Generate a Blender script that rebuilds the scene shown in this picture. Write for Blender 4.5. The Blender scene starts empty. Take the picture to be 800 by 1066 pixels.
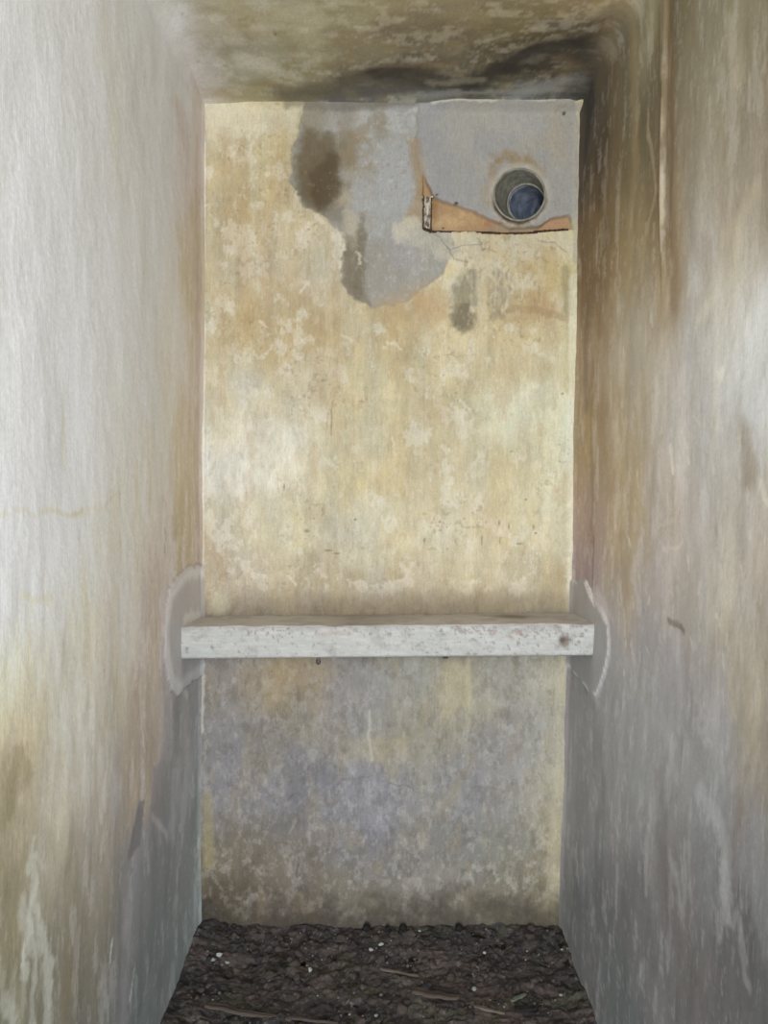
import bpy, bmesh, math, random
import numpy as np
from mathutils import Vector, Matrix, noise as mnoise

# ------------------------------------------------------------------ camera, world, light, exposure
sc = bpy.context.scene
C = sc.collection
F = 862.0                      # focal length in pixels of the 800x1066 frame
D = 2.30                       # distance of the end wall
CAMZ = 1.249
PITCH = math.atan(33 / F)
YAW = math.atan(10 / F)
cam_d = bpy.data.cameras.new('camera')
cam_d.sensor_width = 36
cam_d.lens = F / 1066 * 36
cam_d.clip_start = 0.02
cam = bpy.data.objects.new('camera', cam_d)
C.objects.link(cam)
cam.location = (0, 0, CAMZ)
cam.rotation_euler = (math.pi / 2 - PITCH, 0, -YAW)
sc.camera = cam
CR = np.array(cam.rotation_euler.to_matrix())

w = bpy.data.worlds.new('daylight')
sc.world = w
w.use_nodes = True
w.node_tree.nodes['Background'].inputs[0].default_value = (0.80, 0.88, 1.0, 1)
w.node_tree.nodes['Background'].inputs[1].default_value = 0.30

def area(name, loc, rot, sx, sy, power, col):
    l = bpy.data.lights.new(name, 'AREA')
    l.shape = 'RECTANGLE'; l.size = sx; l.size_y = sy
    l.energy = power; l.color = col
    o = bpy.data.objects.new(name, l)
    C.objects.link(o)
    o.location = loc; o.rotation_euler = rot
    return o
# daylight entering by the open end of the passage, behind the camera
area('doorway_daylight', (0.0, -1.60, 1.12), (math.radians(90), 0, 0), 0.84, 1.80, 106, (0.90, 0.965, 1.06))
# added fill spot behind and right of the camera, lifts the near walls
fl = bpy.data.lights.new('near_wall_fill', 'SPOT'); fl.energy = 27; fl.shadow_soft_size = 0.05
fl.spot_size = math.radians(130); fl.spot_blend = 1.0; fl.color = (0.90, 0.965, 1.06)
flo = bpy.data.objects.new('near_wall_fill', fl); C.objects.link(flo)
flo.location = (0.16, -0.12, CAMZ + 0.06); flo.rotation_euler = (math.radians(95), 0, 0)

sc.view_settings.view_transform = 'Standard'
sc.view_settings.look = 'None'
sc.view_settings.gamma = 1
sc.view_settings.use_curve_mapping = False
sc.view_settings.exposure = 0.0

# ------------------------------------------------------------------ measuring helpers
def ray(x, y):
    return CR @ np.array([(x - 400) / F, -(y - 533) / F, -1.0])
def on_back(x, y, dep=D):
    r = ray(x, y); t = dep / r[1]
    return (r[0] * t, CAMZ + r[2] * t)
XL = -on_back(211, 500)[0]            # half widths at camera height
XR = on_back(599, 500)[0]
H = on_back(400, 108)[1]              # ceiling height
def on_side(x, y, X):
    r = ray(x, y); t = X / r[0]
    return (r[1] * t, CAMZ + r[2] * t)     # depth, height
def on_flat(x, y, Z):
    r = ray(x, y); t = (Z - CAMZ) / r[2]
    return (r[0] * t, r[1] * t)

def lin(c):
    c = np.asarray(c, float) / 255.0
    return np.where(c <= 0.04045, c / 12.92, ((c + 0.055) / 1.055) ** 2.4)

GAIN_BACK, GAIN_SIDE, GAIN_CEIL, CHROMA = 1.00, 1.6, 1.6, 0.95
LIGHT_FIT = {'back': ((-0.48, 0.56), (0, 2.29), [[0.286, -0.1, -1.108, 0.261, -0.297, 0.921], [0.204, -0.089, -0.962, 0.274, -0.347, 0.836], [0.064, 0.02, -0.684, 0.177, -0.437, 0.589]]), 'left': ((1.05, 2.3), (0, 2.24), [[-0.21, 1.219, 0.937, -0.105, -2.012, 0.419], [-0.179, 1.247, 0.674, -0.026, -2.204, 0.728], [-0.168, 1.494, 0.253, 0.217, -2.574, 1.242]]), 'right': ((1.05, 2.3), (3.3, 5.45), [[-0.284, 0.845, -0.349, -0.653, 0.524, 0.535], [-0.31, 0.932, -0.391, -0.758, 0.555, 0.588], [-0.411, 0.956, -0.224, -0.755, 0.727, 0.671]]), 'ceiling': ((1.75, 2.3), (2.3, 3.3), [[-0.204, 0.044, 0.369, 0.376, -0.532, -0.015], [-0.179, -0.044, 0.279, 0.529, -0.5, -0.004], [-0.172, -0.161, 0.161, 0.676, -0.443, -0.027]])}  # slow per-channel gains that put light fall-off into the plaster colour
def finish(c, g, u, v, key):
    """surface gain and chroma, with a slow drift painting in light the lamps miss"""
    y = (c @ np.array([0.25, 0.6, 0.15]))[:, None]
    c = np.clip(y + (c - y) * CHROMA, 0.005, None) * g
    if key in LIGHT_FIT:
        (ua, ub), (va, vb), K = LIGHT_FIT[key]
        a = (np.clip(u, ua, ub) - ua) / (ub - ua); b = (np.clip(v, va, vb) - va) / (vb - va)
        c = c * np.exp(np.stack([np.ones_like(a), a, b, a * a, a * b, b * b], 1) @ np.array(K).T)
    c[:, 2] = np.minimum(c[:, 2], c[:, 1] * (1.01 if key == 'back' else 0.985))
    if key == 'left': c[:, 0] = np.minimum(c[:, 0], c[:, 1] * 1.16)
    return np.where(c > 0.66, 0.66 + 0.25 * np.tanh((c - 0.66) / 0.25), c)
def sstep(a, b, x):
    t = np.clip((x - a) / (b - a), 0, 1)
    return t * t * (3 - 2 * t)

def vnoise(u, v, seed):
    T = np.random.RandomState(seed).rand(256, 256)
    iu = np.floor(u).astype(int); iv = np.floor(v).astype(int)
    fu = u - iu; fv = v - iv
    fu = fu * fu * fu * (fu * (fu * 6 - 15) + 10); fv = fv * fv * fv * (fv * (fv * 6 - 15) + 10)
    a = T[iu % 256, iv % 256]; b = T[(iu + 1) % 256, iv % 256]
    c = T[iu % 256, (iv + 1) % 256]; d = T[(iu + 1) % 256, (iv + 1) % 256]
    return (a * (1 - fu) + b * fu) * (1 - fv) + (c * (1 - fu) + d * fu) * fv
def fbm(u, v, su, sv=None, octs=5, seed=1, gain=0.55):
    """noise in -1..1, cell size su x sv metres"""
    sv = su if sv is None else sv
    s = np.zeros_like(u); amp = 1; tot = 0
    ca, sa = math.cos(0.5), math.sin(0.5)
    for k in range(octs):
        uu = u / su * 2 ** k + 17.3 * k + seed; vv = v / sv * 2 ** k + 5.1 * k + seed * 1.7
        s += amp * (vnoise(uu, vv, seed * 31 + k) * 2 - 1)
        tot += amp; amp *= gain
    return s / tot * 1.6

class Sheet:
    """a colour and a relief laid out over the (u, v) metres of one plastered surface"""
    def __init__(self, u, v, chroma=0.92):
        self.u = u; self.v = v; self.chroma = chroma
        self.c = np.zeros((u.size, 3)); self.h = np.zeros(u.size)
    def base(self, pts, sig):  # control colours are as-seen values, so light and shade sit in them
        acc = np.zeros((self.u.size, 3)); wt = np.zeros(self.u.size) + 1e-12
        wu = self.u + 0.035 * fbm(self.u, self.v, 0.12, octs=3, seed=3)
        wv = self.v + 0.05 * fbm(self.u, self.v, 0.12, octs=3, seed=4)
        for (pu, pv), col in pts:
            d2 = ((wu - pu) ** 2 + (wv - pv) ** 2) / sig ** 2
            k = np.exp(-d2) + 1e-4 / (1 + d2) ** 3
            acc += k[:, None] * lin(col); wt += k
        self.c = acc / wt[:, None]
    def mul(self, f):
        f = np.asarray(f)
        self.c = self.c * (f[:, None] if f.ndim == 1 else f)
    def mix(self, m, col):
        m = np.clip(m, 0, 1)[:, None]
        c = lin(col); y = c @ np.array([0.25, 0.6, 0.15])
        c = (y + (c - y) * self.chroma) * np.array([0.99, 1.0, 1.02])
        self.c = self.c * (1 - m) + c * m
    def near(self, pts, pad):
        p = np.array(pts)
        return np.nonzero((self.u > p[:, 0].min() - pad) & (self.u < p[:, 0].max() + pad) &
                          (self.v > p[:, 1].min() - pad) & (self.v < p[:, 1].max() + pad))[0]
    def segs(self, pts, k, rough, cell, seed, closed):
        u0 = self.u[k]; v0 = self.v[k]
        u = u0 + rough * fbm(u0, v0, cell, octs=4, seed=seed)
        v = v0 + rough * fbm(u0, v0, cell, octs=4, seed=seed + 1)
        d = np.full(u.size, 1e9); inside = np.zeros(u.size, bool)
        n = len(pts)
        for i in range(n if closed else n - 1):
            ax, ay = pts[i]; bx, by = pts[(i + 1) % n]
            ex, ey = bx - ax, by - ay
            t = np.clip(((u - ax) * ex + (v - ay) * ey) / (ex * ex + ey * ey + 1e-12), 0, 1)
            d = np.minimum(d, np.hypot(u - ax - t * ex, v - ay - t * ey))
            if closed:
                cond = (ay > v) != (by > v)
                xi = ax + (v - ay) / (by - ay + 1e-12) * ex
                inside ^= cond & (u < xi)
        return d, inside
    def poly(self, pts, soft=0.006, rough=0.006, cell=0.03, seed=11):
        k = self.near(pts, 2 * soft + 2 * rough + 0.05)
        d, ins = self.segs(pts, k, rough, cell, seed, True)
        self.sd = np.full(self.u.size, -9.0); self.sd[k] = np.where(ins, d, -d)
        return sstep(-soft, soft, self.sd)
    def line(self, pts, width, soft=None, rough=0.003, cell=0.02, seed=21):
        soft = width if soft is None else soft
        k = self.near(pts, width + soft + 2 * rough + 0.01)
        d, _ = self.segs(pts, k, rough, cell, seed, False)
        m = np.zeros(self.u.size); m[k] = 1 - sstep(width * 0.5, width * 0.5 + soft, d)
        return m
    def blob(self, p, ru, rv=None, rough=0.5, cell=0.04, seed=5, pw=1.0):
        rv = ru if rv is None else rv
        k = np.nonzero((np.abs(self.u - p[0]) < 2.4 * ru) & (np.abs(self.v - p[1]) < 2.4 * rv))[0]
        u = self.u[k]; v = self.v[k]
        d = np.hypot((u - p[0]) / ru, (v - p[1]) / rv) + rough * fbm(u, v, cell, octs=4, seed=seed)
        m = np.zeros(self.u.size); m[k] = (1 - sstep(0.3, 1.15, d)) ** pw
        return m

# ------------------------------------------------------------------ materials
def node_mat(name):
    m = bpy.data.materials.new(name); m.use_nodes = True
    nt = m.node_tree; b = nt.nodes['Principled BSDF']
    return m, nt, b
def N(nt, t, **kw):
    n = nt.nodes.new(t)
    for k, v in kw.items():
        setattr(n, k, v)
    return n
def mat_plaster(name, rough=0.85, spec=0.25, streak=(260, 260, 22), bump=0.35, grain=0.16, scale_axis=None):
    m, nt, b = node_mat(name)
    L = nt.links.new
    at = N(nt, 'ShaderNodeAttribute', attribute_name='paint')
    tc = N(nt, 'ShaderNodeTexCoord')
    mp = N(nt, 'ShaderNodeMapping'); mp.inputs['Scale'].default_value = streak
    L(tc.outputs['Object'], mp.inputs[0])
    n1 = N(nt, 'ShaderNodeTexNoise'); n1.inputs['Scale'].default_value = 1; n1.inputs['Detail'].default_value = 5
    n1.inputs['Roughness'].default_value = 0.65
    L(mp.outputs[0], n1.inputs['Vector'])
    n2 = N(nt, 'ShaderNodeTexNoise'); n2.inputs['Scale'].default_value = 170; n2.inputs['Detail'].default_value = 6
    n2.inputs['Roughness'].default_value = 0.7
    L(tc.outputs['Object'], n2.inputs['Vector'])
    a = N(nt, 'ShaderNodeMath', operation='ADD'); L(n1.outputs[0], a.inputs[0]); L(n2.outputs[0], a.inputs[1])
    r = N(nt, 'ShaderNodeMapRange')
    r.inputs['From Min'].default_value = 0.6; r.inputs['From Max'].default_value = 1.4
    r.inputs['To Min'].default_value = 1 - grain; r.inputs['To Max'].default_value = 1 + grain
    L(a.outputs[0], r.inputs['Value'])
    mx = N(nt, 'ShaderNodeVectorMath', operation='SCALE')
    L(at.outputs['Color'], mx.inputs[0]); L(r.outputs[0], mx.inputs['Scale'])
    L(mx.outputs[0], b.inputs['Base Color'])
    b.inputs['Roughness'].default_value = rough
    b.inputs['Specular IOR Level'].default_value = spec
    bp = N(nt, 'ShaderNodeBump'); bp.inputs['Strength'].default_value = bump; bp.inputs['Distance'].default_value = 0.0022
    L(a.outputs[0], bp.inputs['Height']); L(bp.outputs[0], b.inputs['Normal'])
    return m
def mat_simple(name, c1, c2, scale=60, rough=0.8, spec=0.3, metal=0.0, bump=0.4, dist=0.002, stretch=(1, 1, 1), detail=5, lo=0.38, hi=0.62):
    m, nt, b = node_mat(name)
    L = nt.links.new
    tc = N(nt, 'ShaderNodeTexCoord')
    mp = N(nt, 'ShaderNodeMapping'); mp.inputs['Scale'].default_value = stretch
    L(tc.outputs['Object'], mp.inputs[0])
    n1 = N(nt, 'ShaderNodeTexNoise'); n1.inputs['Scale'].default_value = scale; n1.inputs['Detail'].default_value = detail
    n1.inputs['Roughness'].default_value = 0.65
    L(mp.outputs[0], n1.inputs['Vector'])
    cr = N(nt, 'ShaderNodeValToRGB')
    cr.color_ramp.elements[0].position = lo; cr.color_ramp.elements[1].position = hi
    cr.color_ramp.elements[0].color = (*lin(c1), 1); cr.color_ramp.elements[1].color = (*lin(c2), 1)
    L(n1.outputs[0], cr.inputs[0]); L(cr.outputs[0], b.inputs['Base Color'])
    b.inputs['Roughness'].default_value = rough; b.inputs['Specular IOR Level'].default_value = spec
    b.inputs['Metallic'].default_value = metal
    bp = N(nt, 'ShaderNodeBump'); bp.inputs['Strength'].default_value = bump; bp.inputs['Distance'].default_value = dist
    L(n1.outputs[0], bp.inputs['Height']); L(bp.outputs[0], b.inputs['Normal'])
    return m

# ------------------------------------------------------------------ mesh helpers
def grid_mesh(name, P, cols, ni, nj, mat, flip=False, keep=None):
    me = bpy.data.meshes.new(name)
    idx = np.arange(ni * nj).reshape(ni, nj)
    q = np.stack([idx[:-1, :-1], idx[1:, :-1], idx[1:, 1:], idx[:-1, 1:]], -1).reshape(-1, 4)
    if flip: q = q[:, ::-1]
    if keep is not None: q = q[keep[q].all(1)]
    me.vertices.add(len(P)); me.vertices.foreach_set('co', np.ascontiguousarray(P, dtype=np.float32).ravel())
    me.loops.add(q.size); me.loops.foreach_set('vertex_index', np.ascontiguousarray(q.ravel(), dtype=np.int32))
    me.polygons.add(len(q)); me.polygons.foreach_set('loop_start', np.arange(0, q.size, 4, dtype=np.int32))
    me.polygons.foreach_set('use_smooth', np.ones(len(q), bool))
    me.update(calc_edges=True)
    if cols is not None:
        a = me.attributes.new('paint', 'FLOAT_COLOR', 'POINT')
        cc = np.ones((len(P), 4), np.float32); cc[:, :3] = np.clip(cols, 0.0, 0.92)
        a.data.foreach_set('color', cc.ravel())
    me.materials.append(mat)
    o = bpy.data.objects.new(name, me); C.objects.link(o)
    return o
def structure(o):
    o['kind'] = 'structure'; return o
def tag(o, label, cat, group=None, kind=None):
    o['label'] = label; o['category'] = cat
    if group: o['group'] = group
    if kind: o['kind'] = kind
    return o
def empty(name, loc):
    o = bpy.data.objects.new(name, None); C.objects.link(o); o.location = loc; o.empty_display_size = 0.05
    return o
def obj(name, bm, mat, parent=None, smooth=True, loc=None):
    me = bpy.data.meshes.new(name); bm.normal_update(); bm.to_mesh(me); bm.free()
    if smooth:
        for p in me.polygons: p.use_smooth = True
    me.materials.append(mat)
    o = bpy.data.objects.new(name, me); C.objects.link(o)
    if loc is not None: o.location = loc
    if parent is not None: o.parent = parent
    return o

# ------------------------------------------------------------------ surface positions (before relief)
_L = [on_back(*p) for p in [(212, 108), (211, 500), (208, 968), (208, 1010)]][::-1]
_R = [on_back(*p) for p in [(605, 108), (602, 300), (599, 500), (596, 640), (591, 720), (583, 968), (582, 1010)]][::-1]
def left_x(z): return np.interp(z, [q[1] for q in _L], [-q[0] for q in _L])     # both positive half widths
def right_x(z): return np.interp(z, [q[1] for q in _R], [q[0] for q in _R])
def Bp(*pts): return [on_back(x, y) for x, y in pts]
def Bq(x, y): return on_back(x, y)

M_back = mat_plaster('end_wall_plaster', streak=(240, 240, 40), grain=0.19)
M_side = mat_plaster('side_wall_plaster', streak=(420, 420, 26), rough=0.8, bump=0.2, grain=0.17)
M_ceil = mat_plaster('ceiling_plaster', streak=(120, 90, 120))

PIPE = Bq(541, 203); PR = 0.0715
# ================================================================== END WALL
def build_back():
    x0, x1 = -XL - 0.015, XR + 0.02
    z0, z1 = -0.06, H + 0.03
    ni, nj = 470, 1010
    gu, gv = np.meshgrid(np.linspace(x0, x1, ni), np.linspace(z0, z1, nj), indexing='ij')
    u = gu.ravel(); v = gv.ravel()
    S = Sheet(u, v)
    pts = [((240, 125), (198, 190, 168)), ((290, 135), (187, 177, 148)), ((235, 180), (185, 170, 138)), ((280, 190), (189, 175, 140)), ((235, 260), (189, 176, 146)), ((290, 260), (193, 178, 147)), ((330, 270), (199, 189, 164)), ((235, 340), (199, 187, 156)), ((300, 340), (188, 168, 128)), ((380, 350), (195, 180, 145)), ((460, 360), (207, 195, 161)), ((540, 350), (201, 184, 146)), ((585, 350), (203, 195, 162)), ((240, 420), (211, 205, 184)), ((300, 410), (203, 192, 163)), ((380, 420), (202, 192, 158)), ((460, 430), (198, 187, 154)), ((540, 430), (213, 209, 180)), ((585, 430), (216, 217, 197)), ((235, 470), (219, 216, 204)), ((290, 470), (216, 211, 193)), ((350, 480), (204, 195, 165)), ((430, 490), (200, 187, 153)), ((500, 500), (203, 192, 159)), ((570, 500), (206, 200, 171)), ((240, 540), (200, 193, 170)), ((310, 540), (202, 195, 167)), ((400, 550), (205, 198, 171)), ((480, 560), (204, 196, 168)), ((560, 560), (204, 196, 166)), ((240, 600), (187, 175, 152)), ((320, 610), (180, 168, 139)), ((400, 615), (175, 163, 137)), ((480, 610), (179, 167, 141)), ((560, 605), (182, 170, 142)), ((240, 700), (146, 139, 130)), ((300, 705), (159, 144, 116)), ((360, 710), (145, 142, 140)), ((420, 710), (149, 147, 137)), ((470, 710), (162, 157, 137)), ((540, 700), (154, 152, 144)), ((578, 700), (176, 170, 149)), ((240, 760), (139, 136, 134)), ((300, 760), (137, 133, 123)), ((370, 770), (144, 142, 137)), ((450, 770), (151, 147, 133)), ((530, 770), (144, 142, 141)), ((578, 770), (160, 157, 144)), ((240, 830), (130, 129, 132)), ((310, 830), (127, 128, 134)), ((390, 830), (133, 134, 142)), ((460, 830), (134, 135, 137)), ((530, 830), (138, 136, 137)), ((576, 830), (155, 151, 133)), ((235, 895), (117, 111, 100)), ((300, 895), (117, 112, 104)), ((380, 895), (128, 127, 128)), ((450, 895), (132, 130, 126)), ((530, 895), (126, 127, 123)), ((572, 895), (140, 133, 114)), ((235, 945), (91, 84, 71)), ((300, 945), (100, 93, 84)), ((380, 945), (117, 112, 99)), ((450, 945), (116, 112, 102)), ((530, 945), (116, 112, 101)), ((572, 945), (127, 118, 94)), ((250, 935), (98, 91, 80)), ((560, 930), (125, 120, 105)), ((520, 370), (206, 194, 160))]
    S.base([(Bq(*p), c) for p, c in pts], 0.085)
    # general mottling: tint, brightness, vertical runs
    n = fbm(u, v, 0.11, 0.16, 6, 41); n2 = fbm(u, v, 0.035, 0.05, 5, 42)
    S.mul(1 + 0.10 * n + 0.09 * n2)
    warm = fbm(u, v, 0.07, 0.14, 5, 43)
    wl = 0.45 + 0.55 * sstep(Bq(400, 700)[1], Bq(400, 620)[1], v)
    S.mul(np.stack([1 + 0.03 * warm * wl, 1 - 0.01 * warm * wl, 1 - 0.11 * warm * wl], 1))
    st = fbm(u, v, 0.010, 0.12, 4, 44); st2 = fbm(u, v, 0.03, 0.35, 4, 45)
    S.mul(1 + 0.05 * st + 0.06 * st2)
    low = sstep(Bq(400, 660)[1] + 0.02, Bq(400, 720)[1], v)    # 1 below beam
    upper = sstep(Bq(400, 640)[1], Bq(400, 600)[1], v)
    # pale worn flakes and ochre blots of the upper part
    fl = sstep(0.28, 0.62, fbm(u, v, 0.05, 0.06, 6, 46, 0.65)) * upper
    S.mix(0.45 * fl, (228, 222, 204))
    f2 = sstep(0.25, 0.6, fbm(u, v, 0.018, 0.03, 6, 461, 0.68)) * upper
    S.mix(0.30 * f2, (222, 214, 192))
    f3 = sstep(0.3, 0.65, fbm(u, v, 0.022, 0.045, 6, 462, 0.68)) * upper
    S.mix(0.25 * f3, (168, 148, 112))
    oc = sstep(0.25, 0.75, fbm(u, v, 0.06, 0.11, 5, 47)) * upper
    S.mix(0.26 * oc, (182, 150, 104))
    oc2 = sstep(0.25, 0.7, fbm(u, v, 0.045, 0.10, 5, 48)) * (1 - upper)
    S.mix(0.28 * oc2, (160, 146, 112))
    gl = sstep(0.3, 0.7, fbm(u, v, 0.03, 0.04, 6, 49, 0.65)) * (1 - upper)
    S.mix(0.30 * gl, (180, 176, 170))
    gf = sstep(0.1, 0.55, fbm(u, v, 0.014, 0.022, 6, 491, 0.7)) * (1 - upper)
    S.mix(0.22 * gf, (186, 184, 178))
    gd = sstep(0.1, 0.55, fbm(u, v, 0.018, 0.030, 6, 492, 0.7)) * (1 - upper)
    S.mix(0.28 * gd, (96, 92, 84))
    dk = sstep(0.2, 0.7, fbm(u, v, 0.04, 0.05, 6, 50, 0.65)) * (1 - upper)
    S.mix(0.30 * dk, (104, 98, 92))
    # --- named marks
    # pale stretch under the ceiling at the left
    S.mix(0.55 * S.poly(Bp((214, 108), (318, 110), (310, 140), (270, 136), (240, 146), (214, 142)), 0.012, 0.012, seed=60), (216, 206, 182))
    # reddish runs at upper left
    for (x, ya, yb, wd, a) in [(252, 150, 330, 9, .3), (236, 140, 250, 8, .25), (275, 210, 340, 8, .22), (290, 130, 210, 12, .22), (330, 330, 420, 10, .25), (350, 300, 400, 8, .2), (228, 280, 420, 6, .18)]:
        S.mix(a * S.line(Bp((x, ya), (x + 3, yb)), wd / 375 * 0.5, wd / 375, 0.006, seed=61 + x % 7), (170, 132, 82))
    # big damp patch
    damp = S.poly(Bp((322, 100), (306, 150), (303, 192), (316, 215), (344, 229), (360, 244), (356, 282), (361, 306), (386, 321), (412, 318), (436, 305), (456, 288), (478, 262), (470, 240), (470, 100)), 0.006, 0.008, seed=63)
    sd = S.sd.copy()
    S.mix(0.90 * damp, (158, 156, 151))
    S.mix(0.7 * damp * S.blob(Bq(332, 180), 0.085, 0.115, 0.35, seed=64), (112, 100, 76))
    S.mix(0.65 * damp * S.blob(Bq(318, 205), 0.05, 0.05, 0.35, seed=641), (106, 94, 70))
    S.mix(0.55 * damp * S.blob(Bq(352, 218), 0.04, 0.05, 0.3, seed=642), (116, 104, 80))
    S.mix(0.6 * damp * S.blob(Bq(372, 160), 0.06, 0.10, 0.4, seed=65), (152, 132, 100))
    S.mix(0.5 * damp * S.blob(Bq(325, 125), 0.05, 0.06, 0.4, seed=66), (138, 124, 92))
    S.mix(0.65 * damp * S.blob(Bq(370, 275), 0.045, 0.13, 0.3, seed=67), (128, 114, 86))
    S.mix(0.5 * damp * S.blob(Bq(355, 205), 0.04, 0.03, 0.3, seed=68), (186, 172, 146))
    S.mix(0.6 * damp * S.blob(Bq(366, 238), 0.03, 0.07, 0.4, seed=69), (196, 184, 158))
    S.mix(0.75 * damp * S.blob(Bq(404, 190), 0.10, 0.17, 0.45, seed=70), (170, 171, 175))
    S.mix(0.55 * damp * S.blob(Bq(398, 275), 0.07, 0.10, 0.4, seed=71), (152, 146, 136))
    S.mix(0.45 * damp * S.blob(Bq(420, 262), 0.07, 0.06, 0.4, seed=711), (168, 164, 168))
    S.mix(0.5 * damp * np.clip(1 - np.abs(sd) / 0.006, 0, 1), (130, 112, 84))
    S.mix(0.55 * damp * S.poly(Bp((345, 138), (352, 118), (372, 112), (392, 112), (372, 134)), 0.006, 0.006, seed=72), (186, 184, 184))
    S.mix(0.5 * damp * S.poly(Bp((398, 112), (435, 108), (435, 135), (405, 138)), 0.008, 0.008, seed=73), (182, 182, 186))
    S.mix(0.5 * damp * S.line(Bp((396, 108), (397, 140)), 0.014, 0.02, seed=74), (140, 130, 104))
    spk = sstep(0.3, 0.6, fbm(u, v, 0.012, 0.012, 4, 75, 0.7))
    S.mix(0.30 * damp * spk * sstep(Bq(345, 0)[0], Bq(390, 0)[0], u), (196, 194, 192))
    S.mix(0.75 * damp * S.poly(Bp((318, 128), (345, 140), (356, 170), (352, 205), (338, 225), (312, 205), (304, 180)), 0.020, 0.014, seed=751), (102, 86, 56))
    S.mix(0.5 * damp * S.poly(Bp((338, 160), (352, 160), (352, 205), (330, 218), (322, 190)), 0.012, 0.012, seed=752), (78, 62, 40))
    S.mix(0.45 * damp * S.line(Bp((360, 120), (362, 165)), 0.02, 0.03, 0.01, seed=753), (124, 108, 76))
    S.mix(0.45 * damp * S.line(Bp((377, 225), (374, 300)), 0.008, 0.014, 0.01, seed=754), (108, 94, 66))
    S.mix(0.35 * damp * S.line(Bp((362, 250), (362, 296), (384, 316)), 0.014, 0.014, 0.008, seed=755), (108, 92, 62))
    S.mix(0.5 * S.poly(Bp((392, 310), (440, 300), (470, 330), (430, 345), (395, 335)), 0.03, 0.02, seed=756), (186, 156, 112))
    # ring mark
    rr = np.hypot(u - Bq(429, 126)[0], (v - Bq(429, 126)[1]) * 0.8)
    S.mix(0.25 * np.exp(-((rr - 0.016) / 0.003) ** 2), (120, 114, 108))
    # squared plaster patch round the pipe
    patch = S.poly(Bp((436, 108), (595, 104), (601, 130), (600, 228), (592, 236), (560, 236), (520, 232), (500, 224), (470, 214), (452, 204), (440, 184), (432, 160)), 0.004, 0.004, seed=76)
    psd = S.sd.copy()
    S.mix(0.93 * patch, (158, 156, 158))
    S.mix(0.35 * patch * sstep(-0.1, 0.6, fbm(u, v, 0.06, octs=5, seed=77)), (178, 172, 160))
    S.mix(0.35 * patch * S.blob(Bq(580, 140), 0.05, 0.09, 0.4, seed=78), (184, 166, 136))
    S.mix(0.4 * patch * S.blob(Bq(540, 130), 0.10, 0.05, 0.4, seed=79), (176, 174, 172))
    rp = np.hypot(u - PIPE[0], v - PIPE[1])
    ang = np.arctan2(v - PIPE[1], u - PIPE[0])
    S.mix(0.65 * patch * S.blob(Bq(537, 166), 0.060, 0.030, 0.5, 0.02, seed=80), (150, 122, 70))
    S.mix(0.45 * patch * S.blob(Bq(560, 178), 0.030, 0.030, 0.5, 0.02, seed=801), (150, 122, 76))
    S.mix(0.45 * patch * S.blob(Bq(514, 180), 0.018, 0.045, 0.5, 0.02, seed=81), (150, 120, 74))
    S.mix(0.35 * patch * S.blob(Bq(508, 200), 0.02, 0.05, 0.5, 0.02, seed=811), (170, 146, 112))
    S.mix(0.5 * (rp < PR + 0.035) * patch * (1 - sstep(PR + 0.004, PR + 0.022, rp)), (190, 182, 168))
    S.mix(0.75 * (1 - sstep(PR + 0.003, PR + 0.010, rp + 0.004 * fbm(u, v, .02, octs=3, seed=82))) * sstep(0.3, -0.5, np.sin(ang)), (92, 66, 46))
    S.mix(0.4 * patch * np.exp(-(psd / 0.003) ** 2), (118, 108, 92))
    # left rim of patch, ochre
    S.mix(0.55 * S.line(Bp((432, 150), (436, 180), (441, 200)), 0.012, 0.02, seed=83), (160, 132, 86))
    S.mix(0.55 * S.poly(Bp((438, 182), (446, 196), (440, 238), (420, 232), (428, 214)), 0.008, 0.008, seed=84), (170, 140, 88))
    # exposed orange recess
    rec = S.poly(Bp((441, 180), (452, 205), (470, 213), (496, 222), (520, 231), (532, 238), (560, 235), (578, 226), (592, 224), (596, 238), (540, 241), (448, 241), (441, 238)), 0.003, 0.003, seed=85)
    S.mix(0.95 * rec, (178, 142, 100))
    S.mix(0.6 * rec * S.blob(Bq(470, 228), 0.06, 0.03, 0.4, 0.02, seed=86), (204, 172, 124))
    S.mix(0.7 * rec * S.blob(Bq(512, 233), 0.035, 0.022, 0.4, 0.02, seed=87), (176, 110, 66))
    S.mix(0.6 * rec * S.blob(Bq(452, 212), 0.015, 0.05, 0.4, 0.02, seed=88), (150, 108, 56))
    S.mix(0.6 * rec * S.blob(Bq(575, 232), 0.05, 0.02, 0.3, 0.02, seed=89), (186, 142, 112))
    S.mix(0.6 * rec * S.blob(Bq(538, 236), 0.03, 0.015, 0.3, 0.02, seed=891), (158, 134, 112))
    S.mix(0.6 * S.poly(Bp((512, 228), (530, 233), (562, 232), (560, 240), (505, 241)), 0.004, 0.006, 0.02, seed=892), (150, 138, 122))
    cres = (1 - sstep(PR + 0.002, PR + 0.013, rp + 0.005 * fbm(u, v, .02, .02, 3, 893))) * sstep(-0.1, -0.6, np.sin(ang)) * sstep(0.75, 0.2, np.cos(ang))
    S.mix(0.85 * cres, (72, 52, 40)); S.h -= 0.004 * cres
    for (x, y, r) in [(475, 212, .005), (455, 203, .004), (462, 236, .003), (446, 236, .006)]:
        S.mix(0.9 * S.blob(Bq(x, y), r * 1.6, r, 0.2, 0.01, seed=90), (58, 44, 32))
    # pale broken plaster under the slot, with its fan of runs
    fan = S.poly(Bp((410, 232), (430, 226), (441, 240), (520, 246), (596, 242), (600, 262), (560, 280), (540, 270), (520, 292), (508, 284), (500, 330), (492, 300), (478, 300), (470, 340), (462, 316), (478, 276), (440, 262), (412, 250)), 0.008, 0.010, seed=91)
    S.mix(0.62 * fan * (0.75 + 0.5 * fbm(u, v, 0.03, 0.03, 4, 911)), (206, 198, 178))
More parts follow.
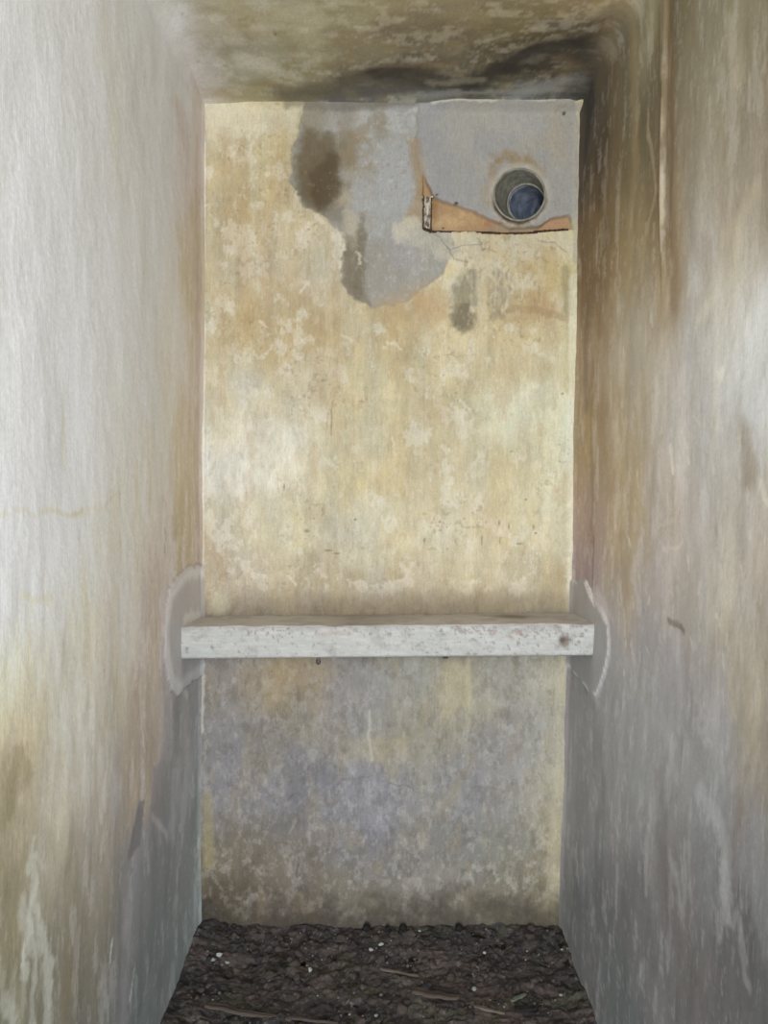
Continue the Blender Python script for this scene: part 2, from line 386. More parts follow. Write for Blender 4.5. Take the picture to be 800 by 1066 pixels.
    S.mix(0.45 * S.blob(Bq(450, 318), 0.055, 0.075, 0.45, seed=92), (192, 154, 104))
    S.mix(0.5 * S.blob(Bq(570, 290), 0.09, 0.09, 0.45, seed=93), (192, 164, 112))
    S.mix(0.4 * S.blob(Bq(560, 320), 0.10, 0.05, 0.45, seed=94), (180, 136, 84))
    S.mix(0.35 * S.line(Bp((530, 322), (560, 322), (590, 332)), 0.008, 0.012, seed=941), (150, 112, 70))
    rag = np.clip(0.8 + 0.7 * fbm(u, v, 0.018, 0.035, 5, 951, 0.65), 0, 1)
    S.mix(0.72 * rag * S.poly(Bp((480, 278), (498, 282), (500, 318), (496, 340), (482, 347), (468, 340), (472, 306)), 0.012, 0.012, 0.02, seed=95), (134, 126, 104))
    S.mix(0.6 * rag * S.poly(Bp((476, 316), (497, 312), (495, 340), (482, 346), (468, 340)), 0.014, 0.010, 0.02, seed=953), (108, 99, 78))
    S.mix(0.68 * rag * S.poly(Bp((508, 284), (528, 282), (531, 308), (524, 326), (508, 334)), 0.010, 0.010, 0.02, seed=96), (142, 134, 116))
    for (x, ya, yb, dx) in [(511, 284, 300, 1), (515, 281, 316, 3), (521, 284, 297, -1), (525, 280, 322, 2), (531, 286, 305, 1), (537, 280, 300, -1), (542, 284, 312, 2), (548, 282, 294, 0), (513, 304, 322, -2)]:
        S.mix(0.42 * rag * S.line(Bp((x, ya), (x + dx, (ya + yb) / 2), (x + dx * .4, yb)), 0.0015, 0.004, 0.006, 0.03, seed=97 + x % 9), (220, 214, 200))
    S.mix(0.6 * rag * S.poly(Bp((497, 284), (508, 282), (507, 330), (500, 336), (496, 320)), 0.008, 0.008, seed=98), (208, 198, 168))
    S.mix(0.5 * S.line(Bp((590, 280), (592, 325)), 0.012, 0.014, seed=99), (146, 138, 104))
    # cracks under slot
    for pl in [((452, 243), (470, 262), (480, 256), (500, 255)), ((466, 258), (474, 270), (486, 274)), ((498, 248), (502, 262), (510, 258), (516, 262)), ((560, 250), (575, 252), (590, 262))]:
        S.mix(0.55 * S.line(Bp(*pl), 0.001, 0.0025, 0.004, seed=100), (134, 120, 104))
    # top edge on the right: bluish damp strip, dark mould
    S.mix(0.6 * S.poly(Bp((340, 100), (605, 95), (604, 106), (440, 108), (420, 116), (350, 118)), 0.006, 0.008, seed=101), (146, 142, 144))
    S.mix(0.75 * S.line(Bp((450, 110), (470, 107), (500, 110), (530, 107), (560, 109), (590, 107)), 0.004, 0.004, 0.004, seed=102), (196, 190, 180))
    S.mix(0.5 * S.line(Bp((300, 108), (345, 112), (430, 106)), 0.010, 0.015, 0.005, seed=103), (100, 92, 72))
    S.mix(0.95 * S.blob(Bq(587, 119), 0.006, 0.006, 0.2, seed=104), (40, 34, 30))
    # right side pale rim and lower grey strip
    S.mix(0.6 * S.line(Bp((600, 115), (600, 270)), 0.014, 0.010, seed=105), (172, 166, 160))
    S.mix(0.55 * S.line(Bp((598, 290), (598, 420), (595, 640)), 0.014, 0.012, seed=106), (226, 220, 200))
    S.mix(0.32 * S.line(Bp((586, 690), (584, 800), (578, 930)), 0.022, 0.02, seed=107), (188, 180, 156))
    # left rim line
    S.mix(0.7 * S.line(Bp((212, 150), (211, 400), (210, 640)), 0.010, 0.004, 0.001, seed=108), (232, 226, 214))
    S.mix(0.6 * S.line(Bp((211, 690), (210, 760)), 0.006, 0.006, 0.003, seed=109), (206, 200, 188))
    S.mix(0.5 * S.line(Bp((216, 830), (217, 900)), 0.012, 0.018, seed=110), (156, 146, 100))
    # yellow run under the beam, right of centre
    S.mix(0.35 * S.line(Bp((488, 688), (488, 760)), 0.005, 0.008, 0.003, seed=111), (190, 184, 156))
    S.mix(0.4 * S.poly(Bp((458, 688), (492, 688), (492, 730), (462, 750)), 0.02, 0.01, seed=112), (196, 182, 142))
    S.mix(0.5 * S.line(Bp((385, 740), (384, 770), (388, 790)), 0.004, 0.006, 0.004, seed=113), (196, 192, 176))
    S.mix(0.30 * S.blob(Bq(290, 705), 0.05, 0.09, 0.5, seed=114), (168, 150, 112))
    S.mix(0.30 * S.blob(Bq(395, 780), 0.10, 0.05, 0.5, seed=115), (182, 170, 132))
    # grime just above the beam
    S.mix(0.45 * S.line(Bp((212, 640), (400, 640), (597, 636)), 0.06, 0.05, 0.01, 0.03, seed=116), (140, 124, 102))
    S.mix(0.25 * S.blob(Bq(440, 625), 0.25, 0.04, 0.4, seed=117), (150, 138, 116))
    S.mix(0.6 * S.blob(Bq(228, 628), 0.035, 0.045, 0.3, seed=118), (210, 200, 170))
    # little pits and scratches
    for (x, y, a, b) in [(296, 507, .003, .010), (327, 540, .004, .003), (370, 541, .005, .004), (320, 553, .010, .006), (342, 573, .016, .004), (350, 576, .012, .003), (442, 562, .004, .008), (458, 543, .004, .004), (502, 562, .003, .016), (521, 562, .003, .018), (530, 548, .003, .014), (541, 566, .012, .003), (556, 548, .003, .010), (533, 470, .010, .002), (548, 520, .004, .004), (345, 440, .001, .05), (325, 901, .005, .005), (586, 410, .004, .004), (558, 555, .006, .003), (520, 545, .003, .01)]:
        m = S.blob(Bq(x, y), a, b, 0.25, 0.01, seed=120 + x % 9)
        S.mix(0.62 * m, (122, 100, 66)); S.h -= 0.0012 * m
    pit = sstep(0.62, 0.8, fbm(u, v, 0.012, 0.012, 3, 131)) * sstep(0.0, 0.3, fbm(u, v, 0.2, 0.2, 3, 132)) * upper
    S.mix(0.35 * pit, (150, 124, 84))
    # flaked scratches, pale
    for (x, y, dx, dy) in [(405, 356, 12, 8), (480, 417, 8, 10), (408, 455, 4, 18), (470, 420, 10, 14), (270, 335, 8, 6), (246, 465, 12, 10), (300, 600, 6, 10), (320, 295, -6, 10), (560, 425, 5, 12), (355, 350, 10, 3), (372, 262, 2, 12), (450, 545, 8, 14)]:
        S.mix(0.5 * S.line(Bp((x, y), (x + dx * .5, y + dy * .3), (x + dx, y + dy)), 0.003, 0.005, 0.006, seed=140 + x % 11), (228, 220, 198))
    # hairline cracks low down
    for pl, a in [(((315, 882), (312, 900), (309, 915), (305, 935)), .8), (((270, 880), (300, 880), (315, 883), (340, 882)), .55), (((305, 935), (318, 942), (300, 935), (285, 928)), .6), (((300, 830), (340, 812), (385, 808), (420, 818), (450, 828)), .6), (((385, 808), (390, 800), (402, 806)), .5), (((450, 828), (452, 840)), .5), (((240, 915), (265, 925), (275, 940)), .4), (((345, 415), (347, 445)), .4), (((342, 430), (340, 470)), .35), (((460, 370), (475, 372), (490, 368)), .3)]:
        m = S.line(Bp(*pl), 0.0006, 0.0022, 0.007, 0.03, seed=150) * np.clip(0.55 + 1.2 * fbm(u, v, 0.04, 0.04, 3, 151), 0.1, 1)
        S.mix(a * 0.8 * m, (84, 80, 72)); S.h -= 0.0008 * m
    # earth splash at the foot, floor-level shade painted in with it
    zf = Bq(400, 968)[1]
    foot = sstep(0.150, 0.010, v - zf + 0.05 * fbm(u, v, 0.06, 0.05, 6, 160, 0.6))
    S.mix(0.82 * foot, (66, 61, 54))
    S.mix(0.7 * S.blob(Bq(212, 955), 0.06, 0.09, 0.4, seed=161), (56, 52, 48))
    S.mix(0.45 * S.blob(Bq(300, 940), 0.08, 0.03, 0.5, seed=162), (88, 80, 74))
    S.mix(0.4 * S.blob(Bq(592, 950), 0.035, 0.06, 0.4, seed=163), (84, 70, 48))
    # relief
    h = 0.0030 * fbm(u, v, 0.18, 0.18, 4, 170) + 0.0014 * fbm(u, v, 0.03, 0.03, 5, 171, 0.6)
    S.h += h
    S.h += 0.0025 * patch - 0.0012 * damp
    S.h += 0.0015 * fan * (0.5 + fbm(u, v, 0.02, 0.03, 4, 172))
    # the recess drops behind the plaster, straight along its lower lip
    S.h -= 0.016 * rec
    edge = S.line(Bp((447, 241), (520, 243), (545, 244)), 0.004, 0.004, 0.002, seed=173)
    # rounded lip towards the side walls, roll under the ceiling
    S.h += 0.010 * (1 - sstep(0.0, 0.022, right_x(v) - u)) + 0.006 * (1 - sstep(0.0, 0.014, u + left_x(v)))
    topr = sstep(Bq(420, 100)[0], Bq(480, 100)[0], u)
    S.h += (0.006 + 0.022 * topr) * sstep(H - 0.035, H + 0.0, v) ** 1.5
    S.h += 0.003 * S.line(Bp((450, 110), (470, 107), (500, 110), (530, 107), (560, 109), (590, 107)), 0.006, 0.006, 0.004, seed=102)
    rp2 = sstep(PR + 0.02, PR, rp)
    S.h = S.h * (1 - rp2) + 0.002 * rp2
    keep = rp > PR - 0.002
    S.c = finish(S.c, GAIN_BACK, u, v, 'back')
    P = np.stack([u, D - S.h, v], 1)
    return structure(grid_mesh('wall_back', P, S.c, ni, nj, M_back, flip=False, keep=keep))

# ================================================================== SIDE WALLS AND CEILING, one coved section
R0 = 0.055
SW = H - R0; SA = SW + R0 * math.pi / 2; CW = XL + XR - 2 * R0; SB = SA + CW; SC = SB + R0 * math.pi / 2
def side_solve(x, y, f, sg):
    X = sg * float(f(CAMZ))
    for _ in range(4):
        d, z = on_side(x, y, X); X = sg * float(f(z))
    return d, z
def tunnel_pos(s, d):
    """s runs up the left wall, over the ceiling and down the right wall; also gives the inward normal"""
    rc = R0
    X = np.empty_like(s); Z = np.empty_like(s); nx = np.empty_like(s); nz = np.empty_like(s)
    a = s <= SW; X[a] = -XL; Z[a] = s[a]; nx[a] = 1; nz[a] = 0
    b = (s > SW) & (s <= SA); t = (s[b] - SW) / R0
    q = t / (math.pi / 2); f = 0.85 * sstep(1.95, D - 0.01, d[b])
    X[b] = (-XL + rc - rc * np.cos(t)) * (1 - f) + f * (-XL + rc * np.clip(2 * q - 1, 0, 1))
    Z[b] = (SW + rc * np.sin(t)) * (1 - f) + f * (SW + rc * np.clip(2 * q, 0, 1)); nx[b] = np.cos(t); nz[b] = -np.sin(t)
    c = (s > SA) & (s <= SB); X[c] = -XL + rc + (s[c] - SA); Z[c] = H; nx[c] = 0; nz[c] = -1
    e = (s > SB) & (s <= SC); t = (s[e] - SB) / R0
    q = t / (math.pi / 2); f = 0.9 * sstep(1.95, D - 0.01, d[e])
    X[e] = (XR - rc + rc * np.sin(t)) * (1 - f) + f * (XR - rc + rc * np.clip(2 * q, 0, 1))
    Z[e] = (SW + rc * np.cos(t)) * (1 - f) + f * (SW + rc * (1 - np.clip(2 * q - 1, 0, 1))); nx[e] = -np.sin(t); nz[e] = -np.cos(t)
    g = s > SC; X[g] = XR; Z[g] = SW - (s[g] - SC); nx[g] = -1; nz[g] = 0
    X = np.where(X < 0, X * left_x(Z) / XL, X * right_x(Z) / XR)
    return X, Z, nx, nz
def Lq(x, y):
    return side_solve(x, y, left_x, -1)
def Lp(*p): return [Lq(*q) for q in p]
def Rq(x, y):
    d, z = side_solve(x, y, right_x, 1); return (d, SC + SW - z)
def Rp(*p): return [Rq(*q) for q in p]
def Cq(x, y):
    X, d = on_flat(x, y, H); return (d, SA + (X + XL - R0))
def Cp(*p): return [Cq(*q) for q in p]

def paint_left(S):
    d, s = S.u, S.v
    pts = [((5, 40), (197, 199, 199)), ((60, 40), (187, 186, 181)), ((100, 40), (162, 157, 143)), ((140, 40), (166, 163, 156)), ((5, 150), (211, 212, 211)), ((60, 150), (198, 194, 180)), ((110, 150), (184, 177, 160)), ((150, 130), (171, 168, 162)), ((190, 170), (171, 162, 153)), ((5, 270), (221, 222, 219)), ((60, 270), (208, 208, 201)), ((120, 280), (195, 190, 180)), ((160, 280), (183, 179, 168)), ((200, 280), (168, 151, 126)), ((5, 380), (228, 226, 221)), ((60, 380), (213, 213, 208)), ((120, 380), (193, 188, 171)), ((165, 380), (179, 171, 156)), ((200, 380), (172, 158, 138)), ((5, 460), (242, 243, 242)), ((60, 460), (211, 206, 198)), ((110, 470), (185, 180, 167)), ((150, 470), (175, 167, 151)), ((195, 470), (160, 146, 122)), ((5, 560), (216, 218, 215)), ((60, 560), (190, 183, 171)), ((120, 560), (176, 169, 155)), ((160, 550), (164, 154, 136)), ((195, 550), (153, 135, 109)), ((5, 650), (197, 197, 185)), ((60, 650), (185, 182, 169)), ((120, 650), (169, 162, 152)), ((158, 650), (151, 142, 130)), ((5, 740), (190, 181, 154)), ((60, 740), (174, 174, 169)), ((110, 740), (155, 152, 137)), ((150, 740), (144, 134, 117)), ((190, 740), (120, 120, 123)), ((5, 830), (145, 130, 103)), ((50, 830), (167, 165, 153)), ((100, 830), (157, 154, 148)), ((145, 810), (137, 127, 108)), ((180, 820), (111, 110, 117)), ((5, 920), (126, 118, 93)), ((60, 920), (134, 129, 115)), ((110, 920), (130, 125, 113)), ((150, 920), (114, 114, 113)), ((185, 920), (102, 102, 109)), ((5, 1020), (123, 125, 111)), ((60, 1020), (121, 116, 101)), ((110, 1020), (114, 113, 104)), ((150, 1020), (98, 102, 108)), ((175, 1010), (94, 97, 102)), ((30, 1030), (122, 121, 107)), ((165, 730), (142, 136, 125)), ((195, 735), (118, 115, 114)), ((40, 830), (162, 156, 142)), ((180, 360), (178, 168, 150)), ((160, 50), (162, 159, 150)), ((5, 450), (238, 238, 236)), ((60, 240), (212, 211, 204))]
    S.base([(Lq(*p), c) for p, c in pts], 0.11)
    common(S, 200)
    for (pl, wd, col, a) in [
        (((105, 0), (112, 80), (116, 150)), .03, (150, 134, 98), .4), (((92, 30), (100, 60)), .025, (146, 128, 92), .35), (((185, 110), (190, 150)), .03, (150, 130, 100), .4),
        (((204, 150), (206, 400)), .03, (140, 124, 102), .3), (((205, 430), (206, 590)), .035, (134, 116, 92), .35), (((120, 0), (123, 180)), .02, (136, 122, 96), .3),
        (((64, 395), (68, 440), (66, 490)), .010, (148, 128, 92), .6), (((62, 402), (70, 398)), .02, (206, 198, 170), .5),
        (((172, 520), (172, 575)), .006, (128, 104, 66), .6), (((0, 533), (30, 535), (60, 534), (85, 534)), .007, (128, 120, 104), .6), (((85, 534), (110, 527), (125, 510)), .006, (140, 130, 112), .3),
        (((0, 500), (60, 498)), .025, (226, 226, 224), .6), (((20, 622), (50, 624)), .010, (142, 128, 98), .4),
        (((15, 540), (30, 560)), .02, (204, 202, 192), .4),
        (((8, 30), (10, 140)), .03, (202, 202, 200), .5), (((50, 10), (55, 90)), .03, (200, 200, 198), .5), (((30, 200), (60, 255)), .05, (198, 198, 198), .4),
        (((150, 10), (175, 60), (195, 110)), .04, (190, 186, 176), .5), (((95, 240), (110, 290)), .03, (188, 190, 196), .4), (((8, 350), (30, 360)), .05, (212, 212, 212), .4)]:
        S.mix(a * S.line(Lp(*pl), wd * .6, wd, 0.008, 0.04, seed=210 + int(pl[0][0]) % 13), col)
    # lower half
    S.mix(0.5 * S.poly(Lp((0, 790), (20, 770), (34, 800), (25, 830), (10, 850), (0, 870)), 0.02, 0.02, seed=230), (122, 98, 58))
    S.mix(0.4 * S.blob(Lq(55, 730), 0.05, 0.18, 0.4, seed=231), (184, 178, 166))
    for pl in [((32, 890), (36, 930), (30, 960), (38, 990), (34, 1040), (36, 1066)), ((36, 930), (46, 990), (54, 1020), (50, 1066)), ((20, 945), (26, 970), (28, 1000)), ((30, 960), (26, 1020)), ((5, 1046), (14, 1066))]:
        S.mix(0.6 * S.line(Lp(*pl), 0.008, 0.014, 0.014, 0.03, seed=232), (178, 180, 168))
    for (a, b, c, e) in [(118, 985, 116, 1002), (140, 1010, 136, 1040), (118, 985, 119, 978)]:
        S.mix(0.6 * S.line(Lp((a, b), (c, e)), 0.003, 0.006, 0.003, seed=233), (190, 190, 182))
    # bluish lower strip beside the end wall
    bl = S.poly(Lp((213, 700), (176, 708), (170, 760), (168, 800), (160, 830), (152, 850), (145, 900), (128, 960), (115, 1066), (105, 1100), (215, 1100)), 0.03, 0.02, 0.06, seed=234)
    S.mix(0.35 * bl, (114, 112, 107))
    S.mix(0.5 * bl * sstep(0.1, 0.6, fbm(d, s, 0.1, 0.2, 5, 2351)), (138, 134, 128))
    S.mix(0.8 * S.poly(Lp((145, 835), (151, 833), (146, 880), (135, 896), (134, 890)), 0.004, 0.004, seed=235), (98, 96, 98))
    S.mix(0.55 * S.poly(Lp((160, 800), (170, 792), (168, 850), (156, 848)), 0.008, 0.006, seed=236), (112, 108, 110))
    S.mix(0.4 * S.line(Lp((158, 850), (168, 860), (174, 870)), 0.006, 0.01, seed=237), (158, 152, 148))
    S.mix(0.45 * S.line(Lp((182, 705), (186, 720), (190, 712), (196, 724)), 0.01, 0.012, seed=238), (166, 162, 164))
    # mortar round the beam end
    pt = S.poly(Lp((214, 588), (196, 590), (186, 598), (176, 614), (172, 640), (170, 665), (172, 695), (178, 716), (186, 724), (192, 716), (214, 700)), 0.003, 0.006, 0.03, seed=239)
    sd = S.sd.copy()
    S.mix(0.90 * pt, (134, 131, 131)); S.h += 0.004 * pt
    S.mix(0.45 * pt * S.blob(Lq(203, 625), .08, .08, .3, seed=240), (138, 132, 134))
    S.mix(0.6 * pt * np.exp(-((sd - 0.018) / 0.016) ** 2), (176, 172, 170))
    S.mix(0.5 * np.exp(-((sd + 0.003) / 0.003) ** 2), (108, 94, 80))
    S.mix(0.5 * S.line(Lp((192, 645), (206, 640)), 0.012, 0.02, 0.008, seed=241), (172, 168, 166))

def paint_right(S):
    d, s = S.u, S.v
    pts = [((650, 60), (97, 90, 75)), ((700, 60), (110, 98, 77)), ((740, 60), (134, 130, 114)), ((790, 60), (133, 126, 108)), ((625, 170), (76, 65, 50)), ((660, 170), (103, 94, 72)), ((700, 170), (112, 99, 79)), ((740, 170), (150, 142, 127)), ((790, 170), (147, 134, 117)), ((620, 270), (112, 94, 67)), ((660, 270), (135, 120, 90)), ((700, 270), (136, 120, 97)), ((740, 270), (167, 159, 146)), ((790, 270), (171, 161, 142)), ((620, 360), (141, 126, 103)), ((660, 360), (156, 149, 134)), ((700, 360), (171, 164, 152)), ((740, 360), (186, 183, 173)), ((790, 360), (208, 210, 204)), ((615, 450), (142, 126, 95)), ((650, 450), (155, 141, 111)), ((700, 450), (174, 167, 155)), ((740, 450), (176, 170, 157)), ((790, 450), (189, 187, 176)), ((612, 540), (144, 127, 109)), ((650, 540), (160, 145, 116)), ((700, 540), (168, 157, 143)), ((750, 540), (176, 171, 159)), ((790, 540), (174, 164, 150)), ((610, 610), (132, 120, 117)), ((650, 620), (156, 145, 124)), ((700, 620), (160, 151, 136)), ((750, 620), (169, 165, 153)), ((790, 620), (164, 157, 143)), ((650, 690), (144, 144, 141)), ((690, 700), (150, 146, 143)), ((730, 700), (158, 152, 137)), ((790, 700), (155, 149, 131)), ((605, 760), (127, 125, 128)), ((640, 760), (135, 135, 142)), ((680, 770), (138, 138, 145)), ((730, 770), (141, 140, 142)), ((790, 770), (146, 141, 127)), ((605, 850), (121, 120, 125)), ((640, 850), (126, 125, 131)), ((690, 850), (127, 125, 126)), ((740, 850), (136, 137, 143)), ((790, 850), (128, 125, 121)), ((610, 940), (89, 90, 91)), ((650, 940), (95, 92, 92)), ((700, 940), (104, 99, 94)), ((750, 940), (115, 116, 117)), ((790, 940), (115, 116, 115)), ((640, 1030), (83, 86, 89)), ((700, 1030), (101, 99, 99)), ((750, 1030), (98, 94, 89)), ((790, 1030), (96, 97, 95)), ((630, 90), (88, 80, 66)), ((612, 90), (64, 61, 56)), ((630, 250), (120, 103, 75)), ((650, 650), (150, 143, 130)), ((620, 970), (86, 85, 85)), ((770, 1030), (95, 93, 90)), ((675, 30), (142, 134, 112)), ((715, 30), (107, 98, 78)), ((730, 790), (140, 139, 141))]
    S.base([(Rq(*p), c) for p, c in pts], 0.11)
    common(S, 300)
    for (pl, wd, col, a) in [
        (((640, 40), (642, 140)), .05, (112, 92, 58), .5), (((640, 150), (634, 240)), .06, (108, 90, 60), .5), (((614, 60), (614, 110), (608, 150)), .07, (54, 52, 48), .85), (((608, 130), (606, 200)), .035, (84, 70, 56), .8), (((612, 200), (612, 420)), .03, (108, 88, 64), .45),
        (((660, 40), (662, 180), (655, 230)), .03, (156, 134, 90), .4), (((693, 0), (692, 80)), .018, (186, 174, 150), .7), (((693, 110), (693, 230)), .014, (182, 166, 138), .65), (((690, 230), (692, 260)), .012, (186, 172, 146), .5),
        (((701, 0), (703, 60)), .03, (118, 98, 64), .6), (((702, 60), (706, 220), (704, 320)), .035, (132, 106, 74), .5), (((674, 120), (684, 200), (672, 240)), .010, (170, 152, 116), .5),
        (((630, 430), (636, 500)), .06, (132, 106, 60), .45), (((628, 300), (626, 340)), .04, (118, 92, 52), .4), (((618, 380), (616, 560)), .02, (116, 92, 56), .4), (((648, 560), (652, 620)), .03, (138, 112, 66), .35),
        (((776, 450), (780, 490)), .03, (134, 112, 72), .5), (((790, 340), (796, 400)), .08, (204, 202, 196), .5), (((760, 560), (758, 620)), .03, (190, 184, 164), .4), (((770, 30), (775, 80)), .03, (174, 162, 138), .4),
        (((742, 310), (730, 330)), .02, (196, 188, 162), .4), (((790, 200), (770, 235), (760, 245)), .02, (180, 168, 136), .4),
        (((700, 465), (702, 490)), .008, (206, 196, 166), .7), (((716, 465), (717, 480)), .006, (200, 190, 162), .6), (((692, 430), (690, 450)), .006, (192, 182, 160), .5), (((752, 388), (748, 394)), .008, (216, 210, 186), .8), (((724, 432), (730, 445)), .006, (192, 182, 160), .5),
        (((690, 543), (702, 540)), .005, (182, 170, 150), .6), (((692, 572), (712, 566)), .006, (188, 176, 156), .7), (((697, 645), (705, 648), (711, 656)), .008, (92, 76, 52), .6),
        (((795, 505), (800, 520)), .010, (204, 196, 170), .6), (((618, 560), (617, 610)), .006, (96, 80, 66), .6), (((641, 538), (642, 548)), .005, (196, 184, 160), .5)]:
        S.mix(a * S.line(Rp(*pl), wd * .6, wd, 0.008, 0.04, seed=310 + int(pl[0][0]) % 13), col)
    # nicks
    for i in range(50):
        rs = random.Random(900 + i)
        x = rs.uniform(650, 800); y = rs.uniform(300, 700)
        S.mix(0.5 * S.line(Rp((x, y), (x + rs.uniform(-2, 2), y + rs.uniform(4, 14))), 0.002, 0.005, 0.004, seed=330), (196, 186, 160))
    bl = S.poly(Rp((596, 640), (640, 655), (665, 640), (700, 670), (730, 740), (750, 820), (760, 900), (750, 1000), (740, 1100), (560, 1100), (570, 700)), 0.04, 0.03, 0.07, seed=331)
    S.mix(0.20 * bl, (120, 118, 114))
    for (pl, wd, col, a) in [
        (((728, 830), (745, 860), (755, 900), (757, 950)), .022, (160, 160, 152), .5), (((722, 735), (738, 765)), .010, (160, 156, 154), .5), (((764, 700), (768, 750)), .012, (176, 162, 130), .4),
        (((650, 750), (644, 800), (640, 850)), .03, (146, 144, 142), .4), (((700, 900), (706, 930)), .02, (150, 152, 148), .4), (((690, 780), (686, 820)), .02, (122, 106, 80), .3), (((765, 960), (780, 1020)), .015, (152, 152, 144), .4),
        (((690, 860), (695, 960)), .04, (104, 96, 84), .35), (((770, 840), (765, 880)), .03, (112, 100, 76), .35), (((640, 800), (615, 900)), .03, (112, 110, 122), .3), (((790, 860), (796, 980)), .03, (146, 148, 140), .3),
        (((672, 740), (690, 760), (700, 800)), .02, (152, 148, 146), .35)]:
        S.mix(a * S.line(Rp(*pl), wd * .6, wd, 0.02, 0.05, seed=340 + int(pl[0][0]) % 13), col)
    pt = S.poly(Rp((590, 604), (610, 604), (618, 622), (627, 634), (634, 648), (636, 680), (630, 704), (624, 724), (616, 724), (604, 706), (590, 690)), 0.003, 0.005, 0.03, seed=350)
    sd = S.sd.copy()
    S.mix(0.85 * pt, (132, 131, 133)); S.h += 0.004 * pt
    S.mix(0.75 * np.exp(-((sd - 0.006) / 0.006) ** 2) * sstep(-.4, .2, fbm(d, s, .05, .05, 3, 351)), (178, 174, 172))
    S.mix(0.6 * S.line(Rp((611, 604), (618, 622), (621, 632)), 0.004, 0.004, 0.004, seed=352), (196, 192, 188))
    S.mix(0.5 * S.line(Rp((622, 618), (634, 640)), 0.02, 0.02, 0.006, seed=353), (172, 166, 162))
    # the wall bulges forward in front of a shallow upright fold
    dd, ss = Rq(694, 150)
    fade = sstep(Rq(694, 330)[1], Rq(694, 200)[1], s)
    S.h += 0.010 * fade * sstep(dd + 0.004, dd - 0.03, d) - 0.006 * fade * np.exp(-((d - dd + 0.03) / 0.03) ** 2)
    S.h += 0.012 * fade * np.exp(-((d - dd) / 0.012) ** 2)

def paint_ceiling(S):
    d, s = S.u, S.v
    pts = [((185, 10), (165, 160, 144)), ((230, 10), (155, 146, 121)), ((300, 10), (155, 149, 125)), ((380, 10), (142, 136, 110)), ((460, 10), (128, 119, 95)), ((540, 10), (117, 109, 82)), ((620, 10), (122, 110, 85)), ((200, 45), (157, 152, 140)), ((240, 45), (149, 140, 119)), ((300, 45), (143, 137, 112)), ((380, 45), (123, 114, 92)), ((460, 45), (105, 96, 78)), ((540, 45), (83, 75, 59)), ((610, 50), (76, 67, 53)), ((215, 75), (155, 150, 140)), ((250, 75), (153, 148, 129)), ((300, 80), (137, 129, 102)), ((350, 80), (112, 104, 86)), ((420, 75), (87, 79, 65)), ((480, 80), (94, 88, 71)), ((530, 80), (80, 74, 59)), ((600, 85), (77, 76, 72)), ((220, 100), (137, 126, 98)), ((300, 102), (124, 113, 87)), ((380, 98), (90, 87, 84)), ((460, 98), (97, 95, 85)), ((540, 98), (84, 85, 84)), ((590, 98), (90, 88, 87)), ((530, 50), (88, 80, 62)), ((430, 30), (108, 98, 78)), ((530, 25), (106, 98, 74)), ((545, 70), (66, 62, 54)), ((610, 75), (66, 63, 58)), ((600, 40), (90, 82, 68))]
    S.base([(Cq(*p), c) for p, c in pts], 0.055)
    common(S, 400, 0.6)
    S.mix(0.4 * sstep(0.15, 0.6, fbm(d, s, 0.05, 0.05, 5, 401)), (132, 118, 80))
    S.mix(0.35 * sstep(0.2, 0.6, fbm(d, s, 0.03, 0.04, 6, 402)), (176, 168, 146))
    for (pl, wd, col, a) in [
        (((300, 102), (350, 96), (380, 98)), .05, (88, 80, 66), .6), (((360, 84), (400, 72), (440, 72)), .04, (78, 68, 56), .6), (((400, 78), (440, 82), (490, 92)), .07, (54, 49, 44), .85), (((300, 96), (360, 88), (420, 90)), .05, (84, 77, 62), .6), (((390, 68), (440, 64), (480, 80)), .02, (124, 108, 86), .4),
        (((490, 88), (530, 66), (560, 50), (600, 44), (626, 52)), .045, (48, 45, 41), .9), (((540, 72), (580, 58), (610, 60)), .03, (56, 50, 44), .6), (((624, 50), (624, 80), (616, 110)), .07, (52, 50, 48), .9), (((560, 80), (580, 72), (590, 88), (570, 92)), .015, (104, 82, 56), .5),
        (((380, 96), (430, 95), (470, 100)), .03, (80, 76, 76), .6), (((450, 88), (500, 84)), .02, (150, 140, 116), .4), (((250, 62), (275, 70)), .04, (178, 172, 156), .5), (((240, 88), (300, 90)), .03, (122, 104, 66), .4), (((205, 50), (206, 66)), .03, (138, 118, 84), .5), (((212, 92), (232, 98)), .03, (132, 112, 74), .5),
        (((225, 20), (240, 40)), .03, (176, 170, 152), .4), (((540, 98), (590, 84)), .04, (146, 144, 144), .5), (((580, 60), (600, 70)), .03, (116, 100, 76), .4), (((640, 10), (642, 40)), .05, (98, 78, 50), .6)]:
        S.mix(a * S.line(Cp(*pl), wd * .5, wd, 0.012, 0.04, seed=410 + int(pl[0][0]) % 13), col)
    S.mix(0.55 * S.line(Cp((425, 101), (480, 97), (540, 95), (606, 93)), 0.010, 0.022, 0.012, 0.03, seed=430), (138, 134, 126))
    S.mix(0.5 * sstep(0.1, 0.5, fbm(d, s, 0.018, 0.03, 5, 431, 0.65)) * S.poly(Cp((540, 78), (600, 70), (606, 98), (520, 100)), 0.02, 0.01, seed=432), (142, 138, 130))
    for (x, y) in [(202, 62), (185, 15), (284, 34)]:
        S.mix(0.9 * S.blob(Cq(x, y), 0.006, 0.005, 0.2, seed=420), (50, 44, 36))

